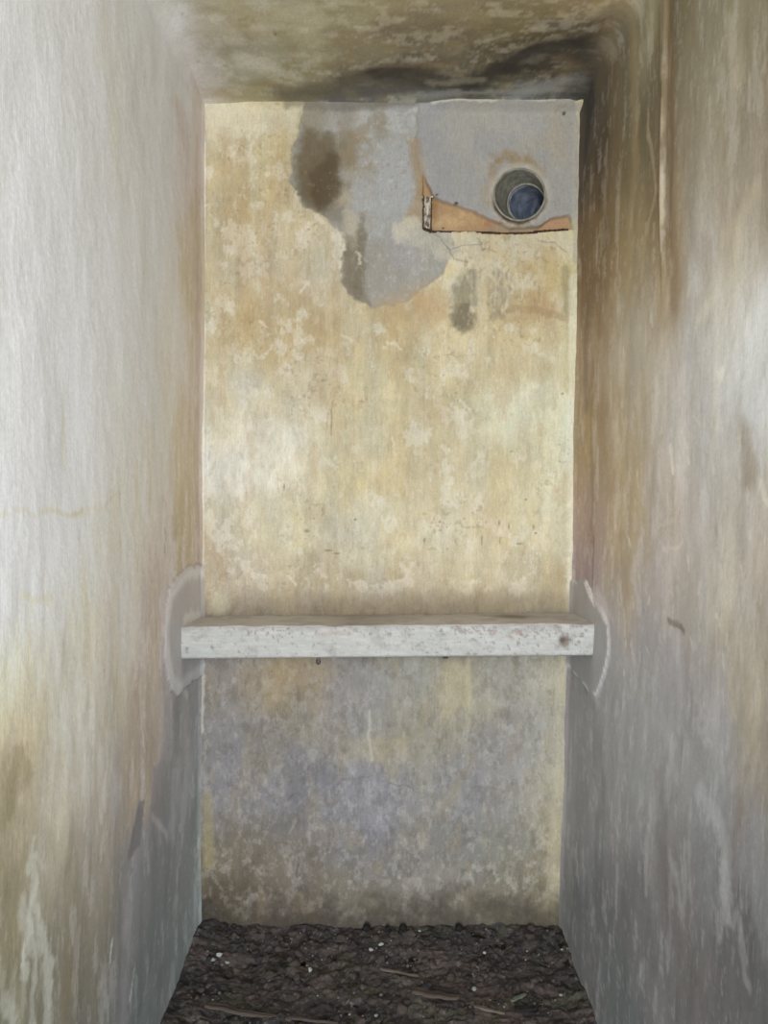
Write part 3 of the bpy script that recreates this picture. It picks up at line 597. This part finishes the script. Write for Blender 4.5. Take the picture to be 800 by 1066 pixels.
def common(S, seed, k=1.0):
    d, s = S.u, S.v
    n = fbm(d, s, 0.16, 0.28, 6, seed + 1); n2 = fbm(d, s, 0.05, 0.09, 5, seed + 2)
    S.mul(1 + 0.08 * n + 0.06 * n2)
    warm = fbm(d, s, 0.12, 0.3, 5, seed + 3)
    S.mul(np.stack([1 + 0.03 * warm, 1 - 0.005 * warm, 1 - 0.10 * warm], 1))
    st = fbm(d, s, 0.016, 0.16 * k, 4, seed + 4); st2 = fbm(d, s, 0.05, 0.6 * k, 4, seed + 5)
    S.mul(1 + 0.05 * st + 0.06 * st2)
    S.mix(0.18 * sstep(0.2, 0.6, fbm(d, s, 0.035, 0.11 * k, 6, seed + 6, 0.7)), (206, 204, 198))
    S.mix(0.13 * sstep(0.2, 0.65, fbm(d, s, 0.05, 0.16 * k, 6, seed + 7, 0.65)), (136, 120, 90))
    S.mix(0.13 * sstep(0.35, 0.7, fbm(d, s, 0.009, 0.045 * k, 5, seed + 8, 0.7)), (196, 190, 176))
    S.mix(0.15 * sstep(0.35, 0.7, fbm(d, s, 0.011, 0.06 * k, 5, seed + 9, 0.7)), (112, 102, 84))

def build_tunnel():
    # columns evenly spread over what the end of the passage shows, then a few behind
    px = np.linspace(0, 1, 300)
    dv = 1.0 / (1 / 0.80 + (1 / (D + 0.02) - 1 / 0.80) * px)
    dv = np.concatenate([[-1.55, -1.2, -0.9, -0.6, -0.3, 0.0, 0.2, 0.4, 0.55, 0.68], dv])
    nd = len(dv)
    ends = []
    for part in ('wall_left', 'ceiling', 'wall_right'):
        if part == 'wall_left': sv = np.linspace(-0.08, SW + R0 * 0.8, 900)
        elif part == 'ceiling': sv = np.linspace(SW + R0 * 0.8, SC - R0 * 0.8, 380)
        else: sv = np.linspace(SC - R0 * 0.8, SC + SW + 0.08, 900)
        g1, g2 = np.meshgrid(dv, sv, indexing='ij')
        d = g1.ravel(); s = g2.ravel()
        S = Sheet(d, s); S.h += 0
        mL = sstep(SA + 0.075, SW - 0.02, s + 0.02 * fbm(d, s, .05, .05, 4, 501))
        mR = sstep(SB - 0.035, SC - 0.01, s + 0.02 * fbm(d, s, .05, .05, 4, 502))
        cols = []
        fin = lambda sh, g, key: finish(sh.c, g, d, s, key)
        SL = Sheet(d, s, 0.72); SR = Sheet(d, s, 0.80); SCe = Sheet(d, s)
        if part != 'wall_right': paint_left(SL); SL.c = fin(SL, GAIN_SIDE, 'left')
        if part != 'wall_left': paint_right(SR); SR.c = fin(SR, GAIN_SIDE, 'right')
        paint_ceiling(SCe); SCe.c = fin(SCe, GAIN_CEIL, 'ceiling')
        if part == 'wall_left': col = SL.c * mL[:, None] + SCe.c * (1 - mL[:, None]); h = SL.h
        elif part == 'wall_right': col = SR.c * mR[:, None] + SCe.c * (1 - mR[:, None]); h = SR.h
        else:
            col = SL.c * mL[:, None] + SR.c * mR[:, None] + SCe.c * (1 - mL - mR)[:, None]; h = SL.h * mL + SR.h * mR
        h = h + 0.0036 * fbm(d, s, 0.30, 0.45, 3, 510) + 0.0006 * fbm(d, s, 0.03, 0.05, 5, 511, 0.6)
        # slightly rounded meeting with the end wall
        mid = sstep(SA - 0.03, SA + .1, s) * sstep(SB + 0.03, SB - .1, s)
        h = h + 0.006 * sstep(D - 0.03, D, d) ** 2 * (1 - mid) + 0.012 * sstep(D - 0.05, D, d) ** 2 * sstep(SA + 0.35, SB - 0.1, s) * (1 - sstep(SB - 0.03, SC, s))
        X, Z, nx, nz = tunnel_pos(s, d)
        P = np.stack([X + nx * h, d, Z + nz * h], 1)
        structure(grid_mesh(part, P, col, nd, len(sv), M_ceil if part == 'ceiling' else M_side, flip=True))

build_back()
build_tunnel()

# ================================================================== FLOOR
ZB = on_back(400, 968)[1]
def floor_h(x, y):
    return (0.012 * mnoise.fractal(Vector((x * 7, y * 7, 3.1)), 1.0, 2.0, 4)
            + 0.006 * mnoise.fractal(Vector((x * 30, y * 30, 7.7)), 1.0, 2.0, 4)
            + 0.02 * max(0, 1 - (XL + x) / 0.12) * (1 if y > 1.8 else 0.3) + 0.010 * max(0, 1 - (XR - x) / 0.10)
            + 0.022 * max(0, 1 - (D - y) / 0.14) - 0.034)
def build_floor():
    xs = np.linspace(-XL - 0.03, XR + 0.03, 330); ys = np.concatenate([np.linspace(-1.55, 1.55, 60), np.linspace(1.56, D + 0.02, 260)])
    gx, gy = np.meshgrid(xs, ys, indexing='ij'); x = gx.ravel(); y = gy.ravel()
    z = np.array([floor_h(a, b) for a, b in zip(x, y)])
    z += 0.003 * fbm(x, y, 0.014, 0.014, 4, 605)
    S = Sheet(x, y)
    S.c = np.tile(lin((72, 67, 65)), (x.size, 1))
    S.mix(0.7 * sstep(-0.1, 0.5, fbm(x, y, 0.10, 0.06, 5, 600)), (92, 84, 78))
    S.mix(0.6 * sstep(0.1, 0.6, fbm(x, y, 0.14, 0.08, 5, 601)), (104, 88, 78))
    S.mix(0.5 * sstep(0.2, 0.6, fbm(x, y, 0.09, 0.05, 5, 602)), (92, 90, 70))
    S.mix(0.7 * sstep(0.15, 0.5, fbm(x, y, 0.03, 0.02, 5, 603, .7)), (40, 36, 36))
    S.mix(0.5 * sstep(0.45, 0.7, fbm(x, y, 0.008, 0.008, 3, 604, .7)), (130, 122, 114))
    m = mat_plaster('earth_floor', rough=0.95, spec=0.1, streak=(200, 200, 200), bump=0.6, grain=0.35)
    structure(grid_mesh('floor', np.stack([x, y, z], 1), S.c, len(xs), len(ys), m, flip=False))
build_floor()

# ================================================================== BEAM
def build_beam():
    k = 0.892
    yF = D * k
    def fr(x, y): return on_back(x, y, yF)
    xl = -float(left_x(0.85)) - 0.003; xr = float(right_x(0.85)) + 0.003
    tl = fr(187, 652.5)[1]; tr = fr(617, 649.5)[1]; bl = fr(187, 686)[1]; br = fr(617, 682.5)[1]
    tbl = on_back(211, 641.5)[1]; tbr = on_back(597, 637.5)[1]
    yB = D - 0.004
    n = 420; bev = 0.003
    ring = []   # section points: (y, f) where f: 0 bottom .. 1 top; top/back heights differ
    def sect(t):
        zt = tl + (tr - tl) * t; zb = bl + (br - bl) * t; zbk = tbl + (tbr - tbl) * t
        pts = []
        for i in range(9): pts.append((yB + (yF + bev - yB) * i / 8, zb))                    # underside, back to front
        for i in range(1, 20): pts.append((yF, zb + bev + (zt - zb - 2 * bev) * (i - 1) / 18))       # face
        for i in range(26): pts.append((yF + bev + (yB - yF - bev) * i / 25, zt + (zbk - zt) * i / 25))   # top
        return pts
    V = []; m = len(sect(0))
    for i in range(n):
        t = i / (n - 1)
        V += [(xl + (xr - xl) * t, a, b) for a, b in sect(t)]
    V = np.array(V)
    x, y, z = V.T
    j = np.tile(np.arange(m), n); tt = np.repeat(np.linspace(0, 1, n), m)
    top = j >= 28; face = (j >= 9) & (j < 28)
    # unwrapped coordinate across the section
    vv = np.where(face, z, np.where(top, 0.87 + (y - yF), 0.6 + (yB - y)))
    S = Sheet(x, vv)
    zc = (tl + bl) / 2
    wear = fbm(x, vv, 0.012, 0.008, 5, 701, 0.7)
    big = fbm(x, vv, 0.12, 0.05, 4, 702)
    S.c = np.tile(lin((178, 177, 170)), (x.size, 1))
    S.mul(1 + 0.06 * big + 0.05 * fbm(x, vv, 0.03, 0.01, 5, 703))
    S.mix(0.5 * sstep(0.1, 0.7, fbm(x, vv, 0.06, 0.008, 5, 704)), (186, 178, 168))
    # top: dusty grey
    S.mix(np.where(top, 0.9, 0), (206, 198, 190))
    S.mix(np.where(top, 0.5 * sstep(0.0, 0.6, fbm(x, vv, 0.05, 0.05, 5, 705)), 0), (172, 162, 154))
    xs_ = lambda px: on_back(px, 660, yF)[0]
    S.mix(np.where(top, 0.75 * np.exp(-((x - xs_(545)) / 0.055) ** 2) * np.exp(-((y - yB + 0.08) / 0.05) ** 2), 0), (84, 72, 60))
    S.mix(np.where(top, 0.4 * np.exp(-((x - xs_(375)) / 0.10) ** 2), 0), (126, 110, 98))
    # grey feather along the upper arris and chips
    zt = tl + (tr - tl) * tt
    up = np.where(face, sstep(0.014, 0.0, zt - z + 0.006 * fbm(x, vv, 0.03, 0.03, 4, 706)), 0)
    S.mix(0.75 * up, (158, 150, 142))
    right = sstep(xs_(430), xs_(500), x)
    S.mix(np.where(face, 0.5 * sstep(0.05, 0.6, fbm(x, vv, 0.025, 0.025, 6, 7051, 0.7)), 0), (150, 146, 136))
    S.mix(np.where(face, 0.4 * sstep(0.15, 0.6, fbm(x, vv, 0.04, 0.004, 5, 7052, 0.6)), 0), (200, 198, 190))
    chip = np.where(face, sstep(0.44, 0.54, wear + 0.20 * right - 0.25 * (zt - z) / 0.07 + 0.18 * big), 0)
    S.mix(0.6 * chip, (136, 118, 106))
    S.mix(0.5 * np.where(face, S.poly([(xs_(505), zc + .033), (xs_(555), zc + .033), (xs_(548), zc + .012), (xs_(528), zc + .004), (xs_(515), zc + .012)], 0.004, 0.006, 0.015, seed=707) * sstep(-0.3, 0.4, wear), 0), (160, 130, 116))
    S.mix(0.5 * np.where(face, S.line([(xs_(330), zc + .022), (xs_(362), zc + .024)], .004, .008, .004, seed=708), 0), (172, 154, 136))
    zk = on_back(588, 667, yF)[1]
    S.mix(0.75 * np.where(face, S.blob((xs_(588), zk), 0.020, 0.018, 0.35, 0.012, seed=709), 0), (104, 82, 62))
    S.mix(0.6 * np.where(face, S.blob((xs_(586), zk + .002), 0.011, 0.008, 0.3, 0.01, seed=710), 0), (66, 50, 40))
    for (px, py, ru, rv) in [(606, 662, .008, .004), (603, 668, .006, .006), (600, 671, .004, .003), (195, 676, .006, .009), (221, 674, .004, .006), (459, 657, .008, .004), (471, 654, .005, .004), (461, 661, .006, .003), (541, 665, .003, .004), (445, 679, .007, .003), (488, 680, .006, .003), (560, 681, .008, .003), (202, 684, .006, .002), (300, 655, .006, .004)]:
        S.mix(0.7 * np.where(face, S.blob((xs_(px), on_back(px, py, yF)[1]), ru, rv, 0.35, 0.008, seed=711), 0), (122, 104, 92))
    lowe = np.where(face, sstep(0.005, 0.0, z - (bl + (br - bl) * tt) + 0.003 * wear), 0)
    S.mix(0.5 * lowe, (120, 108, 98))
    dep = 0.0012 * fbm(x, vv, 0.05, 0.03, 4, 712) - 0.0008 * chip
    V[:, 1] -= np.where(face, dep, 0)
    V[:, 2] += np.where(top, dep * 2, 0)
    V[:, 2] += np.where(j == 9, 0.0006 * fbm(x, vv, 0.02, 0.02, 3, 713), 0)
    mat = mat_plaster('flaking_white_paint', rough=0.7, spec=0.3, streak=(30, 120, 220), bump=0.4, grain=0.09)
    root = empty('wall_beam', (0, D - 0.12, bl))
    o = grid_mesh('timber', V, S.c, n, m, mat, flip=True)
    o.parent = root; o.matrix_parent_inverse = Matrix.Translation(root.location).inverted()
    tag(root, 'white painted beam with flaking paint spanning from wall to wall across the end wall', 'beam')
    # bolt stubs under the beam
    metal = mat_simple('dull_bolt_steel', (64, 58, 54), (128, 120, 112), 300, 0.55, 0.5, 0.6)
    for (px, py, r, hgt) in [(332, 691, 0.0055, 0.020), (464, 686, 0.006, 0.008)]:
        X, _ = on_back(px, py, yF + 0.012)
        zb = bl + (br - bl) * (X - xl) / (xr - xl)
        bm = bmesh.new()
        prof = [(0, r * 0.45), (0.15, r * 0.7), (0.5, r * 0.75), (0.52, r * 1.1), (0.75, r * 1.15), (0.95, r * 1.0), (1.0, r * 0.5)]
        rings = []
        for t, rr in prof:
            rings.append([bm.verts.new((rr * math.cos(a), rr * math.sin(a), -hgt * t + 0.001)) for a in [i * math.tau / 14 for i in range(14)]])
        for a, b in zip(rings, rings[1:]):
            for i in range(14): bm.faces.new((a[i], a[(i + 1) % 14], b[(i + 1) % 14], b[i]))
        bm.faces.new(rings[-1]); bm.faces.new(rings[0][::-1])
        ob = obj('bolt', bm, metal, root)
        ob.location = Vector((X, yF + 0.012, zb)) - root.location
        if hgt > .01: ob.rotation_euler = (0.15, 0.1, 0)
    return root
build_beam()

# ================================================================== VENT PIPE
def build_pipe():
    root = empty('vent_pipe', (PIPE[0], D, PIPE[1]))
    tag(root, 'round grey vent pipe set in the upper right of the end wall', 'pipe')
    olive = mat_simple('dusty_grey_plastic', (112, 108, 94), (146, 142, 126), 60, 0.6, 0.4, bump=0.25)
    blue = mat_simple('blue_grey_plastic', (104, 110, 122), (164, 170, 184), 26, 0.35, 0.6, bump=0.3, detail=3)
    def tube(name, mat, stations, seg=72):
        """stations: (y, cx, cz, inner, outer)"""
        bm = bmesh.new()
        def ringv(y, cx, cz, r, wob):
            return [bm.verts.new((cx + (r + wob * mnoise.noise(Vector((math.cos(a) * 3, math.sin(a) * 3, y * 30)))) * math.cos(a), y,
                                  cz + (r + wob * mnoise.noise(Vector((math.cos(a) * 3, math.sin(a) * 3, y * 30)))) * math.sin(a))) for a in [i * math.tau / seg for i in range(seg)]]
        inn = [ringv(y, cx, cz, ri, 0.0006) for y, cx, cz, ri, ro in stations]
        out = [ringv(y, cx, cz, ro, 0.0006) for y, cx, cz, ri, ro in stations]
        loop = inn[::-1] + out
        for a, b in zip(loop, loop[1:] + loop[:1]):
            for i in range(seg): bm.faces.new((a[i], b[i], b[(i + 1) % seg], a[(i + 1) % seg]))
        bmesh.ops.recalc_face_normals(bm, faces=bm.faces)
        return obj(name, bm, mat, root)
    # mouth, flush with the plaster, running into the wall
    tube('socket', olive, [(-0.005, 0, 0, PR - 0.0035, PR + 0.0005), (-0.003, 0, 0, PR - 0.0045, PR + 0.001), (0.02, 0.006, 0.0, PR - 0.006, PR), (0.045, 0.018, 0.0, PR - 0.010, PR), (0.072, 0.031, 0.000, PR - 0.0155, PR - .003), (0.082, 0.034, 0.000, PR - 0.016, PR - .006)])
    # narrower pipe turning off to the right
    st = []
    for i in range(9):
        t = i / 8
        st.append((0.070 + 0.19 * t, 0.0340 + 0.065 * t + 0.05 * t * t, 0.000 + 0.020 * t, 0.0525 - 0.004 * t, 0.0565 - 0.004 * t))
    tube('sleeve', blue, st)
    # shoulder ring between socket and sleeve
    tube('collar', olive, [(0.066, 0.0330, 0.000, 0.0520, 0.0565), (0.072, 0.0340, 0.000, 0.0515, 0.0570), (0.078, 0.0345, 0.000, 0.0520, 0.0565)])
    # stopped far end, crumpled
    bm = bmesh.new()
    cx, cz, ye = 0.149, 0.020, 0.262
    rg = []
    for k in range(12):
        r = 0.051 * k / 11
        rg.append([bm.verts.new((cx + r * math.cos(a), ye + 0.016 * mnoise.noise(Vector((r * 40 * math.cos(a), r * 40 * math.sin(a), 2))) - 0.01, cz + r * math.sin(a))) for a in [i * math.tau / 36 for i in range(36)]] if k else [bm.verts.new((cx, ye - 0.01, cz))])
    for i in range(36): bm.faces.new((rg[0][0], rg[1][i], rg[1][(i + 1) % 36]))
    for a, b in zip(rg[1:], rg[2:]):
        for i in range(36): bm.faces.new((a[i], b[i], b[(i + 1) % 36], a[(i + 1) % 36]))
    obj('end_plug', bm, mat_simple('blue_grey_lining', (40, 46, 60), (150, 156, 170), 30, 0.5, 0.5), root)
build_pipe()

# ================================================================== REMAINS OF A FRAME BESIDE THE PIPE
def bar_between(p, q, width, depth, seed, seg=60, prof=None):
    """irregular bar on the end wall from p to q (x,z), its face proud of the recess"""
    bm = bmesh.new(); rings = []
    p = Vector((p[0], 0, p[1])); q = Vector((q[0], 0, q[1])); dr = (q - p).normalized(); nrm = Vector((-dr.z, 0, dr.x))
    for i in range(seg + 1):
        t = i / seg
        c = p.lerp(q, t)
        wv = width * (1 + 0.35 * mnoise.noise(Vector((t * 14, seed, 0))))
        dv = 0.0015 * mnoise.noise(Vector((t * 10, seed, 5)))
        c = c + nrm * 0.0012 * mnoise.noise(Vector((t * 9, seed, 9)))
        sec = prof or [(-.5, 0), (-.42, -1), (.42, -1), (.5, 0)]
        rings.append([bm.verts.new(c + nrm * (a * wv) + Vector((0, b * depth + (dv if b < 0 else 0), 0))) for a, b in sec])
    m = len(rings[0])
    for a, b in zip(rings, rings[1:]):
        for i in range(m): bm.faces.new((a[i], a[(i + 1) % m], b[(i + 1) % m], b[i]))
    bm.faces.new(rings[0]); bm.faces.new(rings[-1][::-1])
    bmesh.ops.recalc_face_normals(bm, faces=bm.faces)
    return bm
def build_frame():
    o0 = Bq(446, 240)
    root = empty('frame_remnant', (0, D + 0.012, 0))
    tag(root, 'rusty corner of old metal frame left in the wall, below the pipe', 'frame')
    dark = mat_simple('rusted_dark_iron', (46, 32, 26), (96, 66, 48), 200, 0.8, 0.3, 0.2)
    pale = mat_simple('pale_flaking_iron', (92, 80, 66), (198, 186, 164), 120, 0.7, 0.4, 0.1, stretch=(1, 1, 0.4), lo=0.42, hi=0.55)
    # C-shaped upright, its pale web between two dark lips
    prof = [(-.5, 0), (-.5, -1.0), (-.28, -1.0), (-.24, -.5), (.24, -.5), (.28, -1.0), (.5, -1.0), (.5, 0)]
    obj('upright', bar_between(Bq(445.2, 204), Bq(444.6, 240), 0.026, 0.013, 1.3, 40, prof), pale, root, smooth=False)
    obj('upright_lip', bar_between(Bq(441.2, 204), Bq(440.8, 239), 0.0045, 0.0145, 2.3, 30), dark, root)
    obj('upright_lip', bar_between(Bq(449.3, 206), Bq(448.8, 241), 0.0045, 0.0145, 3.3, 30), dark, root)
    obj('foot_plate', bar_between(Bq(441, 238.5), Bq(450, 241), 0.010, 0.0150, 4.3, 12), dark, root)
    obj('bottom_rail', bar_between(Bq(447, 241.3), Bq(521, 243.0), 0.0075, 0.0140, 5.3, 70), dark, root)
    obj('bottom_rail', bar_between(Bq(521, 243.0), Bq(560, 242.5), 0.0055, 0.0135, 6.3, 40), dark, root)
    obj('bottom_rail', bar_between(Bq(556, 241.5), Bq(592, 239.0), 0.0065, 0.0135, 7.3, 40), dark, root)
build_frame()

# ================================================================== RUBBISH AND EARTH ON THE FLOOR
rnd = random.Random(5)
def rock_mesh(seed, flat=0.7, sub=2, jag=0.45, name='clod'):
    bm = bmesh.new(); bmesh.ops.create_icosphere(bm, subdivisions=sub, radius=1.0)
    off = Vector((seed * 3.7, seed * 1.3, 0))
    for v in bm.verts:
        n = mnoise.noise(v.co * 1.1 + off) + 0.5 * mnoise.noise(v.co * 2.7 + off)
        v.co *= 1 + jag * n
        v.co.z *= flat
    me = bpy.data.meshes.new(name); bm.to_mesh(me); bm.free()
    return me
def proto(name, me, mat, smooth=False):
    me.materials.append(mat)
    for p in me.polygons: p.use_smooth = smooth
    return me
dk = mat_simple('dark_earth', (44, 42, 42), (80, 75, 72), 60, 0.95, 0.1)
br = mat_simple('brown_earth', (66, 59, 54), (100, 90, 82), 60, 0.95, 0.1)
gy = mat_simple('grey_grit', (92, 88, 86), (134, 130, 126), 40, 0.9, 0.2)
wh = mat_simple('white_chalk', (150, 154, 148), (196, 200, 194), 40, 0.8, 0.3)
lf = mat_simple('dead_leaf', (66, 56, 48), (104, 90, 74), 40, 0.85, 0.2)
wd = mat_simple('old_wood', (66, 58, 52), (98, 86, 77), 18, 0.85, 0.2, stretch=(0.25, 2, 2))
wp = mat_simple('pale_wood', (84, 75, 66), (118, 106, 94), 18, 0.85, 0.2, stretch=(0.25, 2, 2))
bk = mat_simple('black_crust', (20, 19, 20), (44, 40, 40), 80, 0.8, 0.3)
gr = mat_simple('green_shard', (80, 84, 70), (108, 112, 94), 50, 0.6, 0.4)

def place(name, me, x, y, size, sq=(1, 1, 1), rot=None, sink=0.35):
    o = bpy.data.objects.new(name, me); C.objects.link(o)
    o.location = (x, y, floor_h(x, y) + size * sq[2] * sink)
    o.scale = (size * sq[0], size * sq[1], size * sq[2])
    o.rotation_euler = rot or (rnd.uniform(-.4, .4), rnd.uniform(-.4, .4), rnd.uniform(0, 6.28))
    return o
def spot(near_back=0.35):
    for k in range(12):
        x = rnd.uniform(-XL + 0.02, XR - 0.02)
        y = D - 0.02 - (rnd.random() ** 1.1) * 0.44
        if mnoise.noise(Vector((x * 9, y * 12, 4.4))) > -0.08 or y > D - 0.07: break
    return x, y
clods_d = [proto('clod', rock_mesh(i, 0.75), dk) for i in range(5)]
clods_b = [proto('clod', rock_mesh(i + 9, 0.7), br) for i in range(4)]
grit = [proto('pebble', rock_mesh(i + 20, 0.8, 1, 0.3, 'pebble'), gy) for i in range(4)]
chalk = [proto('stone_chip', rock_mesh(i + 30, 0.7, 1, 0.5, 'stone_chip'), wh) for i in range(4)]
for i in range(190):
    x, y = spot(); s = rnd.choice([.003, .004, .005, .006, .008, .011])
    tag(place('earth_clod', clods_d[i % 5], x, y, s), 'dark crumb of earth in the litter covering the floor', 'clod', 'dark clods on the floor')
for i in range(90):
    x, y = spot(); s = rnd.choice([.004, .005, .007, .009, .013])
    tag(place('brown_clod', clods_b[i % 4], x, y, s), 'brown lump of earth lying in the dark floor litter', 'clod', 'brown clods on the floor')
for i in range(110):
    x, y = spot(); s = rnd.choice([.0022, .003, .0035, .0045])
    tag(place('pebble', grit[i % 4], x, y, s), 'small grey pebble among the dark floor litter', 'pebble', 'grey pebbles on the floor')
for i in range(40):
    x, y = spot(); s = rnd.choice([.0016, .002, .0026])
    tag(place('stone_chip', chalk[i % 4], x, y, s), 'tiny white stone chip glinting in the dark floor litter', 'stone chip', 'tiny white chips on the floor')
def F_(px, py): return on_flat(px, py, -0.016)
white_spots = [(222, 1000, 4.2, 'white stone chip near the foot of the left wall'), (229, 994, 3.4, 'small pale chip just behind the white chip by the left wall'), (237, 998, 3.0, 'grey white chip right of the pale chips by the left wall'),
               (323, 1006, 2.9, 'lone flat white chip left of the middle of the floor'), (397, 983, 3.4, 'pale chip near the end wall just left of the other pale chip'), (386, 988, 3.0, 'pale angular chip near the middle of the end wall foot'),
               (494, 1023, 3.4, 'round white pebble right of the middle of the floor'), (392, 1049, 2.8, 'small white pebble low in the middle of the floor'), (378, 1050, 2.0, 'tiny white pebble left of the small white pebble in mid floor'),
               (555, 975, 2.2, 'small white pebble close to the right end of the end wall'), (584, 1031, 2.0, 'white speck of stone near the foot of the right wall'), (585, 987, 2.0, 'white speck of stone in the far right corner'),
               (437, 970, 1.9, 'white speck against the foot of the end wall'), (505, 989, 2.0, 'white speck in the far right of the litter'), (455, 1062, 2.0, 'white splinter at the near edge of the floor')]
for i, (px, py, s, lab) in enumerate(white_spots):
    x, y = F_(px, py)
    o = place('white_stone', chalk[i % 4], x, min(y, D - .012), s / 400 * 0.8, (1.2, 1, 0.9), sink=0.6); o.location.z += 0.004
    tag(o, lab, 'stone')
# dark round lumps against the end wall
balls = proto('lump', rock_mesh(50, 0.95, 3, 0.14, 'lump'), bk, True)
for (px, py, s, lab) in [(382, 968, 0.0115, 'black round lump at the foot of the end wall, left of centre'), (420, 968, 0.0105, 'black round lump at the foot of the end wall, right of the other'), (478, 969, 0.012, 'low black lump at the foot of the end wall, right of both round lumps'), (404, 966, 0.008, 'small dark lump between the two black round lumps')]:
    X, Z = on_back(px, py, D - 0.02)
    o = bpy.data.objects.new('black_lump', balls); C.objects.link(o)
    o.location = (X, D - 0.022, floor_h(X, D - 0.022) + s * 0.75); o.scale = (s, s, s * .95)
    tag(o, lab, 'lump')
# leaves
def leaf_mesh(seed):
    bm = bmesh.new(); n = 9; m = 5; rows = []
    for i in range(n):
        t = i / (n - 1); w_ = math.sin(math.pi * min(1, t * 0.97 + 0.02)) ** 0.8 * (0.42 + 0.06 * math.sin(seed + i * 2.1))
        row = []
        for j in range(m):
            q = (j / (m - 1) - .5) * 2
            row.append(bm.verts.new((t * 2 - 1, q * w_, 0.10 * abs(q) * w_ + 0.08 * math.sin(t * 3 + seed) + 0.03 * math.sin(i * 3 + j * 2 + seed))))
        rows.append(row)
    for a, b in zip(rows, rows[1:]):
        for j in range(m - 1): bm.faces.new((a[j], a[j + 1], b[j + 1], b[j]))
    bmesh.ops.solidify(bm, geom=bm.faces[:], thickness=0.05)
    bmesh.ops.recalc_face_normals(bm, faces=bm.faces)
    me = bpy.data.meshes.new('leaf'); bm.to_mesh(me); bm.free()
    for p in me.polygons: p.use_smooth = True
    return me
leaves = [proto('leaf', leaf_mesh(i * 1.7), lf, True) for i in range(4)]
for i in range(46):
    x, y = spot(); s = rnd.uniform(.010, .022)
    x = max(-XL + .03, min(XR - .03, x)); y = min(y, D - .035)
    o = place('dead_leaf', leaves[i % 4], x, y, s, sink=0.1, rot=(rnd.uniform(-.2, .2), rnd.uniform(-.2, .2), rnd.uniform(0, 6.28)))
    tag(o, 'dry brown leaf half buried in the dark floor litter', 'leaf', 'dead leaves on the floor')
# sticks and splinters
def stick(p, q, w_, h_, mat, name, label, cat, seed, taper=0.4, lift=0.004):
    """flat splintered board; p, q = pixels of its ends on the floor"""
    a = Vector((*F_(*p), 0)); b = Vector((*F_(*q), 0)); dr = b - a; L = dr.length
    bm = bmesh.new(); n = 40; rings = []
    for i in range(n + 1):
        t = i / n
        wv = w_ * (1 - (1 - taper) * t ** 1.5) * (1 + 0.18 * mnoise.noise(Vector((t * 8, seed, 0)))) * (0.55 + 0.45 * min(1, t * 10)) * (1 if t < .93 else 0.4 + 0.6 * (1 - t) / .07)
        cy = 0.10 * w_ * mnoise.noise(Vector((t * 3, seed, 4))) * 3
        hh = h_ * (0.8 + 0.3 * mnoise.noise(Vector((t * 5, seed, 8))))
        sec = [(-.5, 0), (-.48, .7), (-.3, 1), (0, .85), (.25, 1), (.47, .75), (.5, 0)]
        rings.append([bm.verts.new((t * L, cy + s_ * wv, hh * z_ * (1 + 0.1 * mnoise.noise(Vector((t * 20, s_ * 5, seed)))))) for s_, z_ in sec])
    m = len(rings[0])
    for r1, r2 in zip(rings, rings[1:]):
        for i in range(m): bm.faces.new((r1[i], r1[(i + 1) % m], r2[(i + 1) % m], r2[i]))
    bm.faces.new(rings[0]); bm.faces.new(rings[-1][::-1])
    bmesh.ops.recalc_face_normals(bm, faces=bm.faces)
    o = obj(name, bm, mat, None, smooth=False)
    za = floor_h(a.x, a.y) + lift; zb = floor_h(b.x, b.y) + lift
    o.location = (a.x, a.y, za); o.rotation_euler = (0, -math.atan2(zb - za, L), math.atan2(dr.y, dr.x))
    tag(o, label, cat); return o
stick((214, 1044), (303, 1057), 0.024, 0.007, wd, 'broken_board', 'reddish brown broken piece of board near the left wall', 'board', 1.1, 0.35)
stick((396, 1004), (436, 1010), 0.010, 0.006, wp, 'wood_splinter', 'thin pale wood splinter across the middle of the floor', 'splinter', 2.2, 0.5)
stick((300, 1055), (352, 1060), 0.008, 0.006, wd, 'wood_splinter', 'thin brown splinter just right of the broken board', 'splinter', 3.2, 0.4)
stick((430, 1028), (478, 1036), 0.030, 0.007, wd, 'bark_piece', 'flat reddish piece of bark right of the middle of the floor', 'bark', 4.2, 0.6)
stick((494, 1046), (526, 1052), 0.012, 0.006, wp, 'wood_splinter', 'short dull splinter near the right of the floor', 'splinter', 5.2, 0.5)
stick((532, 1038), (548, 1032), 0.012, 0.005, gr, 'green_shard', 'greyish green flat shard near the right wall', 'shard', 6.2, 0.7)
stick((536, 1046), (560, 1044), 0.022, 0.008, bk, 'charred_piece', 'charred black piece of wood beside the green shard', 'charcoal', 7.2, 0.6)
stick((452, 1040), (455, 1060), 0.006, 0.005, wp, 'wood_splinter', 'upright-looking pale splinter at the near middle of the floor', 'splinter', 8.2, 0.6)
